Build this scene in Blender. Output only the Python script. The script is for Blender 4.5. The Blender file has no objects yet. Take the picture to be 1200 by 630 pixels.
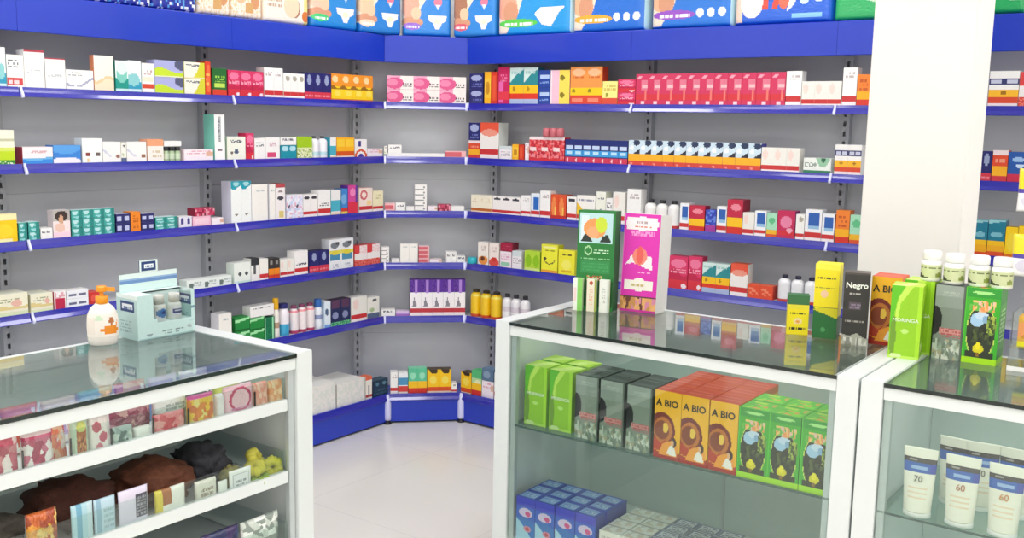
# Pharmacy corner: blue-trimmed shelving on two walls with an angled corner unit, three glass display counters in front.
import bpy, bmesh, math, random
from mathutils import Vector, Matrix

random.seed(7)
S = bpy.context.scene
COL = S.collection
PI = math.pi

# ------------------------------------------------------------------ camera
CAM = Vector((3.90295, -4.38858, 1.6))
FW = Vector((-0.58563599, 0.79781607, -0.14324805)).normalized()
RT = Vector((0.80439508, 0.59380371, 0.01859313)).normalized()
UP = RT.cross(FW).normalized()
FPX = 1179.13
cd = bpy.data.cameras.new('camera'); cam = bpy.data.objects.new('camera', cd); COL.objects.link(cam)
cam.matrix_world = Matrix(((RT.x, UP.x, -FW.x, CAM.x), (RT.y, UP.y, -FW.y, CAM.y), (RT.z, UP.z, -FW.z, CAM.z), (0, 0, 0, 1)))
cd.sensor_width = 36; cd.lens = FPX / 1200 * 36; cd.clip_start = .05; cd.clip_end = 60
S.camera = cam

def along(O, t, px):
    """Distance s along the horizontal line O + s t (in metres) of the place that stands at column px of the photograph."""
    A = O - CAM; k = (px - 600) / FPX
    return -(A.dot(RT) - k * A.dot(FW)) / (t.dot(RT) - k * t.dot(FW))

def height_at(Q, py):
    A = Q - CAM; k = -(py - 315) / FPX; z = Vector((0, 0, 1))
    return -(A.dot(UP) - k * A.dot(FW)) / (z.dot(UP) - k * z.dot(FW))

# ------------------------------------------------------------------ materials
def lin(h):
    if not isinstance(h, str): return h
    c = [int(h[i:i + 2], 16) / 255 for i in (0, 2, 4)]
    return tuple(x / 12.92 if x <= .04045 else ((x + .055) / 1.055) ** 2.4 for x in c) + (1,)

MATS = {}
def mat(name, color, rough=.5, metal=0., var=.04, scale=30., bump=0., coat=0., spec=.5, emit=None):
    if name in MATS: return MATS[name]
    m = bpy.data.materials.new(name); m.use_nodes = True; nt = m.node_tree; b = nt.nodes['Principled BSDF']
    tc = nt.nodes.new('ShaderNodeTexCoord'); nz = nt.nodes.new('ShaderNodeTexNoise')
    nz.inputs['Scale'].default_value = scale; nz.inputs['Detail'].default_value = 3
    nt.links.new(tc.outputs['Object'], nz.inputs['Vector'])
    mx = nt.nodes.new('ShaderNodeMix'); mx.data_type = 'RGBA'
    c = lin(color); mx.inputs[6].default_value = tuple(x * (1 - var) for x in c[:3]) + (1,)
    mx.inputs[7].default_value = tuple(min(1, x * (1 + var)) for x in c[:3]) + (1,)
    nt.links.new(nz.outputs['Fac'], mx.inputs[0]); nt.links.new(mx.outputs[2], b.inputs['Base Color'])
    b.inputs['Roughness'].default_value = rough; b.inputs['Metallic'].default_value = metal
    b.inputs['Specular IOR Level'].default_value = spec
    if coat: b.inputs['Coat Weight'].default_value = coat; b.inputs['Coat Roughness'].default_value = .06
    if bump:
        bp = nt.nodes.new('ShaderNodeBump'); bp.inputs['Strength'].default_value = bump; bp.inputs['Distance'].default_value = .002
        nt.links.new(nz.outputs['Fac'], bp.inputs['Height']); nt.links.new(bp.outputs['Normal'], b.inputs['Normal'])
    if emit:
        b.inputs['Emission Color'].default_value = lin(emit[0]); b.inputs['Emission Strength'].default_value = emit[1]
    MATS[name] = m; return m

def ink_mat(name, rough, coat=0.):
    m = bpy.data.materials.new(name); m.use_nodes = True; nt = m.node_tree; b = nt.nodes['Principled BSDF']
    at = nt.nodes.new('ShaderNodeAttribute'); at.attribute_name = 'ink'
    tc = nt.nodes.new('ShaderNodeTexCoord'); nz = nt.nodes.new('ShaderNodeTexNoise'); nz.inputs['Scale'].default_value = 90
    nt.links.new(tc.outputs['Object'], nz.inputs['Vector'])
    mr = nt.nodes.new('ShaderNodeMapRange'); mr.inputs['To Min'].default_value = .95; mr.inputs['To Max'].default_value = 1.05
    nt.links.new(nz.outputs['Fac'], mr.inputs['Value'])
    vm = nt.nodes.new('ShaderNodeVectorMath'); vm.operation = 'SCALE'
    nt.links.new(at.outputs['Color'], vm.inputs[0]); nt.links.new(mr.outputs['Result'], vm.inputs['Scale'])
    nt.links.new(vm.outputs[0], b.inputs['Base Color'])
    b.inputs['Roughness'].default_value = rough
    if coat: b.inputs['Coat Weight'].default_value = coat; b.inputs['Coat Roughness'].default_value = .12
    MATS[name] = m; return m

def glass_mat(name, tint, base=.04, gain=1.0):
    """Thin clear sheet: what is behind it, tinted, plus a mirror reflection that grows towards grazing view."""
    m = bpy.data.materials.new(name); m.use_nodes = True; nt = m.node_tree; nt.nodes.clear()
    out = nt.nodes.new('ShaderNodeOutputMaterial'); mix = nt.nodes.new('ShaderNodeMixShader')
    tr = nt.nodes.new('ShaderNodeBsdfTransparent'); tr.inputs['Color'].default_value = lin(tint)
    gl = nt.nodes.new('ShaderNodeBsdfGlossy'); gl.inputs['Roughness'].default_value = .015
    lw = nt.nodes.new('ShaderNodeLayerWeight'); lw.inputs['Blend'].default_value = .5
    pw = nt.nodes.new('ShaderNodeMath'); pw.operation = 'POWER'; pw.inputs[1].default_value = 5
    ml = nt.nodes.new('ShaderNodeMath'); ml.operation = 'MULTIPLY_ADD'; ml.inputs[1].default_value = (1 - base) * gain; ml.inputs[2].default_value = base
    ml.use_clamp = True
    nt.links.new(lw.outputs['Facing'], pw.inputs[0]); nt.links.new(pw.outputs[0], ml.inputs[0]); nt.links.new(ml.outputs[0], mix.inputs[0])
    nt.links.new(tr.outputs[0], mix.inputs[1]); nt.links.new(gl.outputs[0], mix.inputs[2]); nt.links.new(mix.outputs[0], out.inputs[0])
    MATS[name] = m; return m

INK = ink_mat('printed_card', .45)
FILM = ink_mat('printed_film', .3, .5)
PAINT = mat('wall_paint', 'f1efec', .7, var=.015, scale=6)
GREY = mat('grey_steel', 'cccfd5', .42, var=.03, scale=8)
UPR = mat('upright_steel', 'b4b7bd', .45, var=.04)
BLUE = mat('blue_enamel', '1738bc', .3, var=.04, scale=12, coat=.3)
RAIL = mat('blue_rail_plastic', '2a2ba6', .2, var=.03, coat=1.)
CLIP = mat('clip_plastic', 'd9dcff', .3)
WHITEL = mat('white_laminate', 'd9dfdf', .35, var=.02, scale=10)
ALU = mat('aluminium_trim', 'c3cbcc', .35, .3)
BACKP = mat('counter_back_board', 'c9d6d3', .22, var=.03, scale=5)
BLACK = mat('black_plastic', '1b1b1e', .35)
WHITEP = mat('white_plastic', 'f4f4f2', .3)
FLOORM = mat('floor_tile_seed', 'e4e2df', .2)
GTOP = glass_mat('counter_top_glass', 'f8fcfb', .08, 1.15)
GFRONT = glass_mat('counter_front_glass', 'f5faf8', .05, 1.0)
GSHELF = glass_mat('counter_shelf_glass', 'e8f5f1', .06, 1.1)
GEDGE = mat('glass_edge', '3f5a55', .15)
FILMC = glass_mat('clear_film', 'f2f6f6', .06, 1.0)

# ------------------------------------------------------------------ mesh helpers
def link(name, me, m=None, parent=None, loc=None, rot=None):
    o = bpy.data.objects.new(name, me); COL.objects.link(o)
    if m is not None and me is not None: me.materials.append(m)
    if parent is not None: o.parent = parent
    if loc is not None: o.location = loc
    if rot is not None: o.rotation_euler = rot
    return o

def finish(name, bm, m, parent=None, loc=None, rot=None, smooth=False):
    me = bpy.data.meshes.new(name); bm.normal_update(); bm.to_mesh(me); bm.free()
    if smooth:
        for p in me.polygons: p.use_smooth = True
    return link(name, me, m, parent, loc, rot)

def box(bm, x0, y0, z0, x1, y1, z1):
    v = [bm.verts.new(p) for p in ((x0, y0, z0), (x1, y0, z0), (x1, y1, z0), (x0, y1, z0), (x0, y0, z1), (x1, y0, z1), (x1, y1, z1), (x0, y1, z1))]
    for f in ((0, 3, 2, 1), (4, 5, 6, 7), (0, 1, 5, 4), (1, 2, 6, 5), (2, 3, 7, 6), (3, 0, 4, 7)): bm.faces.new([v[i] for i in f])

def boxo(name, b, m, parent=None, bevel=0.002):
    bm = bmesh.new(); box(bm, *b)
    if bevel: bmesh.ops.bevel(bm, geom=bm.edges[:], offset=bevel, segments=2, affect='EDGES')
    return finish(name, bm, m, parent)

def prism(bm, pts, A, B, n, up=Vector((0, 0, 1))):
    """Sweep the profile pts (out, z) from A to B; n is the outward direction."""
    a = [bm.verts.new(A + n * p[0] + up * p[1]) for p in pts]; b = [bm.verts.new(B + n * p[0] + up * p[1]) for p in pts]
    k = len(pts)
    for i in range(k): bm.faces.new((a[i], a[(i + 1) % k], b[(i + 1) % k], b[i]))
    bm.faces.new(a); bm.faces.new(b[::-1]); bmesh.ops.recalc_face_normals(bm, faces=bm.faces)

def lathe(bm, prof, n=20, sx=1, sy=1, cx=0, cy=0):
    rings = []
    for r, z in prof:
        rings.append([bm.verts.new((cx + r * sx * math.cos(2 * PI * i / n), cy + r * sy * math.sin(2 * PI * i / n), z)) for i in range(n)])
    for a, b in zip(rings, rings[1:]):
        for i in range(n): bm.faces.new((a[i], a[(i + 1) % n], b[(i + 1) % n], b[i]))
    bm.faces.new(rings[0][::-1]); bm.faces.new(rings[-1])

def lo(name, prof, m, parent=None, loc=None, n=20, sx=1, sy=1, smooth=True, rot=None):
    bm = bmesh.new(); lathe(bm, prof, n, sx, sy); o = finish(name, bm, m, parent, loc, rot, False)
    if smooth:
        for p in o.data.polygons: p.use_smooth = len(p.vertices) == 4
    return o

def thing(name, label, cat, loc=(0, 0, 0), rz=0, group=None):
    o = bpy.data.objects.new(name, None); COL.objects.link(o); o.location = loc; o.rotation_euler = (0, 0, rz)
    o.empty_display_size = .05
    return tag(o, label, cat, group)

def tag(o, label, cat, group=None, kind=None):
    if label: o['label'] = label
    if cat: o['category'] = cat
    if group: o['group'] = group
    if kind: o['kind'] = kind
    return o

def dup(o, parent=None):
    c = o.copy(); COL.objects.link(c)
    if parent is not None: c.parent = parent
    for ch in [k for k in S.objects if k.parent == o]: dup(ch, c)
    return c

# ------------------------------------------------------------------ printed artwork: a list of layers evaluated per small cell of a face
def hsh(*a):
    x = 0
    for v in a: x = (x * 1000003 + int(v * 997) + 12345) & 0xffffffff
    x ^= x >> 13; x = (x * 0x5bd1e995) & 0xffffffff; x ^= x >> 15
    return (x & 0xffff) / 65535

def art(layers, u, v, i=0, j=0):
    c = 'ffffff'
    for L in layers:
        k = L[0]
        if k == 'r':
            if L[1] <= u < L[3] and L[2] <= v < L[4]: c = L[5]
        elif k == 'e':
            if ((u - L[1]) / L[3]) ** 2 + ((v - L[2]) / L[4]) ** 2 < 1: c = L[5]
        elif k == 'ring':
            q = ((u - L[1]) / L[3]) ** 2 + ((v - L[2]) / L[4]) ** 2
            if L[5] < q < 1: c = L[6]
        elif k == 't':      # small print: broken dark lines
            if L[1] <= u < L[3] and L[2] <= v < L[4]:
                row = (v - L[2]) / (L[4] - L[2]) * L[6]
                if row % 1 < .6 and hsh(int(row), i // 1, 3) > .3: c = L[5]
        elif k == 'w':      # wave: colour below a sine line
            if v < L[1] + L[2] * math.sin(L[3] * u + L[4]) and v >= L[5]: c = L[6]
        elif k == 'p':      # polygon
            pts = L[1]; inside = False; n = len(pts)
            for a in range(n):
                x1, y1 = pts[a]; x2, y2 = pts[(a + 1) % n]
                if (y1 > v) != (y2 > v) and u < (x2 - x1) * (v - y1) / (y2 - y1) + x1: inside = not inside
            if inside: c = L[2]
        elif k == 'v':      # soft patches: every spot takes the colour of its nearest seed
            if L[1] <= u < L[3] and L[2] <= v < L[4]:
                best = min(range(L[6]), key=lambda q: (hsh(q, 1, 5) * (L[3] - L[1]) + L[1] - u) ** 2 + (hsh(q, 2, 8) * (L[4] - L[2]) + L[2] - v) ** 2)
                c = L[5][best % len(L[5])]
        elif k == 's':      # speckle of several colours in a rectangle
            if L[1] <= u < L[3] and L[2] <= v < L[4]:
                q = hsh(i // L[7] if len(L) > 7 else i, j // L[7] if len(L) > 7 else j, 9)
                if q < L[6]: c = L[5][int(q / L[6] * len(L[5])) % len(L[5])]
    return lin(c)

def carton_mesh(w, h, d, layers, side, top, nx=None, ny=None, side_layers=None, top_layers=None, res=.0045):
    """A folded card box standing on z = 0, front at -Y; the artwork is laid over the front (and side / lid) in small cells."""
    bm = bmesh.new(); cl = bm.loops.layers.float_color.new('ink')
    nx = nx or max(6, min(60, int(w / res))); ny = ny or max(6, min(80, int(h / res)))
    b = min(.0012, w * .05)
    def face(P, U, V, n_u, n_v, L, flat):
        for i in range(n_u):
            for j in range(n_v):
                q = [P + U * ((i + a) / n_u) + V * ((j + c) / n_v) for a, c in ((0, 0), (1, 0), (1, 1), (0, 1))]
                f = bm.faces.new([bm.verts.new(p) for p in q])
                col = art(L, (i + .5) / n_u, (j + .5) / n_v, i, j) if L else lin(flat)
                for l in f.loops: l[cl] = col
    X, Y, Z = Vector((w, 0, 0)), Vector((0, d, 0)), Vector((0, 0, h))
    face(Vector((-w / 2, 0, 0)), X, Z, nx, ny, layers, side)
    nd = max(4, min(40, int(d / res)))
    face(Vector((w / 2, 0, 0)), Y, Z, nd if side_layers else 1, ny if side_layers else 1, side_layers, side)
    face(Vector((-w / 2, d, 0)), -Y, Z, nd if side_layers else 1, ny if side_layers else 1, side_layers, side)
    face(Vector((w / 2, d, 0)), -X, Z, 1, 1, None, side)
    face(Vector((-w / 2, 0, h)), X, Y, nx if top_layers else 1, nd if top_layers else 1, top_layers, top)
    face(Vector((-w / 2, d, 0)), X, -Y, 1, 1, None, side)
    bmesh.ops.remove_doubles(bm, verts=bm.verts[:], dist=1e-5)
    me = bpy.data.meshes.new('carton'); bm.normal_update(); bm.to_mesh(me); bm.free(); me.materials.append(INK)
    return me

def pillow_mesh(w, h, d, layers, nx=28, ny=22, m=None, back='ffffff', wrinkle=.0, full=5, waist=.03):
    """A sealed soft pack: two bulging sheets joined at the rim, front at -Y, standing on z = 0."""
    bm = bmesh.new(); cl = bm.loops.layers.float_color.new('ink')
    for sgn in (-1, 1):
        vs = []
        for j in range(ny + 1):
            row = []
            for i in range(nx + 1):
                u, v = i / nx, j / ny
                t = (max(0, 1 - abs(2 * u - 1) ** full) * max(0, 1 - abs(2 * v - 1) ** full)) ** .5
                t *= 1 + wrinkle * (hsh(i, j, sgn + 2) - .5)
                row.append(bm.verts.new(((u - .5) * w * (1 - waist * math.sin(PI * v)), d / 2 + sgn * t * d / 2, v * h)))
            vs.append(row)
        for j in range(ny):
            for i in range(nx):
                q = (vs[j][i], vs[j][i + 1], vs[j + 1][i + 1], vs[j + 1][i])
                f = bm.faces.new(q if sgn < 0 else q[::-1]); f.smooth = True
                col = art(layers, (i + .5) / nx, (j + .5) / ny, i, j) if sgn < 0 else lin(back)
                for l in f.loops: l[cl] = col
    bmesh.ops.remove_doubles(bm, verts=bm.verts[:], dist=1e-5)
    me = bpy.data.meshes.new('soft_pack'); bm.normal_update(); bm.to_mesh(me); bm.free(); me.materials.append(m or FILM)
    return me

FONTS = {}
def text_mesh(s, size, depth=.0004, bold=False):
    key = (s, size, bold)
    if key in FONTS: return FONTS[key]
    c = bpy.data.curves.new('lettering', 'FONT'); c.body = s; c.size = size; c.extrude = depth; c.align_x = 'CENTER'; c.align_y = 'CENTER'
    c.resolution_u = 3
    if bold: c.offset = size * .025
    o = bpy.data.objects.new('lettering', c); COL.objects.link(o)
    me = bpy.data.meshes.new_from_object(o.evaluated_get(bpy.context.evaluated_depsgraph_get()))
    COL.objects.unlink(o); bpy.data.objects.remove(o); FONTS[key] = me
    return me

def letters(s, size, parent, x, z, m, y=-.0006, bold=False, sx=1, rot=0):
    me = text_mesh(s, size, bold=bold)
    me = me.copy(); me.materials.clear(); me.materials.append(m)
    o = link('lettering', me, None, parent, (x, y, z), (PI / 2, rot, 0)); o.scale = (sx, 1, 1)
    return o

ORD = ['first', 'second', 'third', 'fourth', 'fifth', 'sixth', 'seventh', 'eighth', 'ninth', 'tenth', 'eleventh', 'twelfth']
NUM = ['zero', 'one', 'two', 'three', 'four', 'five', 'six', 'seven', 'eight', 'nine', 'ten', 'eleven', 'twelve']

# ------------------------------------------------------------------ the room
XR, YR, ZC = 6.6, -6.6, 2.95
def struct(name, b, m):
    o = boxo(name, b, m, None, 0); o['kind'] = 'structure'; return o

fm = FLOORM; nt = fm.node_tree; bs = nt.nodes['Principled BSDF']          # large pale polished tiles
tc = nt.nodes.new('ShaderNodeTexCoord'); bt = nt.nodes.new('ShaderNodeTexBrick'); bt.offset = 0
bt.inputs['Color1'].default_value = lin('ece9e3'); bt.inputs['Color2'].default_value = lin('eae7e1'); bt.inputs['Mortar'].default_value = lin('dcd9d6')
bt.inputs['Scale'].default_value = 1; bt.inputs['Brick Width'].default_value = .8; bt.inputs['Row Height'].default_value = .8; bt.inputs['Mortar Size'].default_value = .002
nt.links.new(tc.outputs['Object'], bt.inputs['Vector']); nt.links.new(bt.outputs['Color'], bs.inputs['Base Color'])
struct('floor', (-.2, YR, -.1, XR, .2, 0), fm)
struct('ceiling', (-.2, YR, ZC, XR, .2, ZC + .1), PAINT)
struct('wall_left', (-.2, YR, 0, -.02, .2, ZC), PAINT)
struct('wall_back', (-.02, .02, 0, XR, .2, ZC), PAINT)
struct('wall_right', (XR, YR, 0, XR + .1, .2, ZC), PAINT)
struct('wall_front', (-.2, YR - .1, 0, XR, YR, ZC), PAINT)
o = boxo('pillar', (2.811, -.86, 0, 3.140, -.63, ZC), PAINT, None, .004)
tag(o, 'plain white square pillar standing between counter and back wall shelves', 'pillar'); o['kind'] = 'structure'

# ------------------------------------------------------------------ shelving: five shelves, a blue base and a blue fascia per bay
ZS = (1.6977, 1.4188, 1.1364, .8619, .5753); ZB = .1633
A0, DS, DB, DH = .5577, .2508, .3003, .2626
LJ = [-A0, -A0 - .9595, -A0 - 1.908, -A0 - 2.865]
RJ = [A0, A0 + .9735, A0 + 1.927, A0 + 2.88]

def upright(parent, P, t, n):
    """Slotted steel post against the wall: a hollow channel whose face has real slot holes."""
    bm = bmesh.new(); w, dp = .040, .034
    z, k = .10, 0
    zs = [.0]
    while z < 2.0: zs += [z, z + .021]; z += .042
    zs.append(2.02)
    us = (-w / 2, -.006, .006, w / 2)
    V = [[bm.verts.new(P + t * u + n * dp + Vector((0, 0, zz))) for u in us] for zz in zs]
    for j in range(len(zs) - 1):
        for i in range(3):
            if i == 1 and j % 2 == 1 and j < len(zs) - 2: continue
            bm.faces.new((V[j][i], V[j][i + 1], V[j + 1][i + 1], V[j + 1][i]))
    for s in (0, 3):
        a = bm.verts.new(P + t * us[s] + Vector((0, 0, 0))); b = bm.verts.new(P + t * us[s] + Vector((0, 0, 2.02)))
        col = [V[j][s] for j in range(len(zs))]
        bm.faces.new(([a] + col + [b]) if s else ([b] + col[::-1] + [a]))
    bmesh.ops.recalc_face_normals(bm, faces=bm.faces)
    finish('upright', bm, UPR, parent)

RAILP = [(-.004, -.001), (.000, .000), (.0015, -.010), (.0035, -.0195), (.0105, -.0325), (.0105, -.0355), (.008, -.0365), (-.004, -.0365)]
CLIPP = [(.000, .002), (.004, .002), (.007, -.010), (.019, -.030), (.019, -.038), (.012, -.040), (.000, -.03)]

def bay(label, Af, Bf, Aw, Bw, n, ends, corner=False):
    """Af..Bf: the line of shelf fronts; Aw..Bw: the line along the wall; n: outward normal."""
    t = (Bf - Af).normalized(); L = (Bf - Af).length; tw = (Bw - Aw).normalized(); LW = (Bw - Aw).length
    root = thing('shelving_bay', label, 'shelving', (0, 0, 0)); Z = Vector((0, 0, 1))
    # back panel: boards with thin grooves between them
    bm = bmesh.new(); pr = [(0, 0), (.008, 0)]
    z = .03
    while z < 2.0:
        pr += [(.008, z - .0015), (.0065, z), (.008, z + .0015)]; z += .42
    pr += [(.008, 2.03), (0, 2.03)]
    prism(bm, pr, Aw, Bw, n); finish('back_panel', bm, GREY, root)
    e = .0015
    for i in ends: upright(root, (Aw, Bw)[i] + n * .008 + tw * (.020 if i == 0 else -.020) * (1 if not corner else 2), tw, n)
    for z in ZS:
        bm = bmesh.new()
        aw, bw = Aw + n * .03 + tw * (.002 if not corner else .03), Bw + n * .03 - tw * (.002 if not corner else .03)
        af, bf = Af + t * e - n * .005, Bf - t * e - n * .005
        lo_, hi = z - .028, z - .004
        v = [bm.verts.new(q + Z * h) for h in (lo_, hi) for q in (aw, bw, bf, af)]
        for f in ((0, 1, 2, 3), (7, 6, 5, 4), (0, 4, 5, 1), (1, 5, 6, 2), (2, 6, 7, 3), (3, 7, 4, 0)): bm.faces.new([v[k] for k in f])
        bmesh.ops.recalc_face_normals(bm, faces=bm.faces)
        sh = finish('shelf', bm, GREY, root)
        bm = bmesh.new(); prism(bm, RAILP, Af + t * e + Z * z, Bf - t * e + Z * z, n); finish('price_rail', bm, RAIL, sh)
        bm = bmesh.new(); prism(bm, CLIPP, Af + t * .002 + Z * z, Af + t * .011 + Z * z, n); finish('end_clip', bm, CLIP, sh)
        if corner:
            bm = bmesh.new(); prism(bm, CLIPP, Bf - t * .011 + Z * z, Bf - t * .002 + Z * z, n); finish('end_clip', bm, CLIP, sh)
    # base shelf, kick board with a moulded upper edge, fascia and the display ledge above it
    da = DB - DS; dh = DH - DS
    k = math.tan(PI / 8)
    Ab = Af + n * da + t * (k * da if (ends_corner(label, 0) or corner) else 0)
    Bb = Bf + n * da - t * (k * da if (ends_corner(label, 1) or corner) else 0)
    Ah = Af + n * dh + t * (k * dh if (ends_corner(label, 0) or corner) else 0)
    Bh = Bf + n * dh - t * (k * dh if (ends_corner(label, 1) or corner) else 0)
    bm = bmesh.new()
    v = [bm.verts.new(q + Z * h) for h in (ZB - .03, ZB - .003) for q in (Aw + n * .03, Bw + n * .03, Bb - n * .005, Ab - n * .005)]
    for f in ((0, 1, 2, 3), (7, 6, 5, 4), (0, 4, 5, 1), (1, 5, 6, 2), (2, 6, 7, 3), (3, 7, 4, 0)): bm.faces.new([v[q] for q in f])
    bmesh.ops.recalc_face_normals(bm, faces=bm.faces)
    bs_ = finish('base_shelf', bm, BLUE, root)
    bm = bmesh.new(); prism(bm, RAILP, Ab + t * e + Z * ZB, Bb - t * e + Z * ZB, n); finish('price_rail', bm, RAIL, bs_)
    bm = bmesh.new(); prism(bm, [(-.02, .012), (0, .012), (0, .124), (-.004, .128), (-.02, .128)], Ab + t * .004, Bb - t * .004, n); finish('kick_board', bm, BLUE, root)
    bm = bmesh.new(); prism(bm, [(-.014, 1.8963), (-.002, 1.8963), (0, 1.899), (0, 2.029), (-.002, 2.0321), (-.014, 2.0321)], Ah + t * .0006, Bh - t * .0006, n); finish('fascia', bm, BLUE, root)
    bm = bmesh.new()
    v = [bm.verts.new(q + Z * h) for h in (2.012, 2.030) for q in (Aw + n * .01, Bw + n * .01, Bh - n * .0145, Ah - n * .0145)]
    for f in ((0, 1, 2, 3), (7, 6, 5, 4), (0, 4, 5, 1), (1, 5, 6, 2), (2, 6, 7, 3), (3, 7, 4, 0)): bm.faces.new([v[q] for q in f])
    bmesh.ops.recalc_face_normals(bm, faces=bm.faces); finish('top_ledge', bm, BLUE, root)
    # feet under both ends of the base
    for q in ((Ab + t * .03, Bb - t * .03) if not corner else ()):
        bm = bmesh.new(); lathe(bm, [(.018, 0), (.02, .004), (.012, .010), (.008, .0115)], 14, 1, 1, (q - n * .06).x, (q - n * .06).y); finish('foot', bm, BLACK, root)
    if corner:
        for q in (Ab, Bb):
            bm = bmesh.new(); lathe(bm, [(.017, .022), (.0185, .03), (.0185, .115), (.012, .128), (.008, .16)], 18, 1, 1, q.x + n.x * .004, q.y + n.y * .004)
            po = finish('corner_post', bm, CLIP, root)
            for p in po.data.polygons: p.use_smooth = len(p.vertices) == 4
            bm = bmesh.new(); lathe(bm, [(.019, 0), (.021, .006), (.013, .014), (.010, .0215)], 16, 1, 1, q.x + n.x * .004, q.y + n.y * .004); finish('post_foot', bm, BLACK, po)
    return root

def ends_corner(label, i):
    return ('beside the angled corner unit' in label) and ((i == 1 and 'left wall' in label) or (i == 0 and 'back wall' in label))

nL, nR, nC = Vector((1, 0, 0)), Vector((0, -1, 0)), Vector((1, -1, 0)).normalized()
llab = ['shelving bay of left wall, beside the angled corner unit', 'shelving bay of left wall, in the middle, behind the pump bottle', 'shelving bay of left wall farthest from corner, only its edge showing']
for i in range(3):
    a, b = LJ[i + 1], LJ[i]
    bay(llab[i], Vector((DS, a, 0)), Vector((DS, b, 0)), Vector((0, a, 0)), Vector((0, b, 0)), nL, (0,))
rlab = ['shelving bay of back wall, beside the angled corner unit', 'shelving bay of back wall, its row of crimson cartons on top shelf', 'shelving bay of back wall, mostly hidden behind the white pillar']
for i in range(3):
    a, b = RJ[i], RJ[i + 1]
    bay(rlab[i], Vector((a, -DS, 0)), Vector((b, -DS, 0)), Vector((a, 0, 0)), Vector((b, 0, 0)), nR, (1,) if i else (0, 1))
bay('narrow angled corner shelving unit joining left wall and back wall shelves', Vector((DS, -A0, 0)), Vector((A0, -DS, 0)), Vector((0, -A0, 0)), Vector((A0, 0, 0)), nC, (0,), True)

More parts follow.
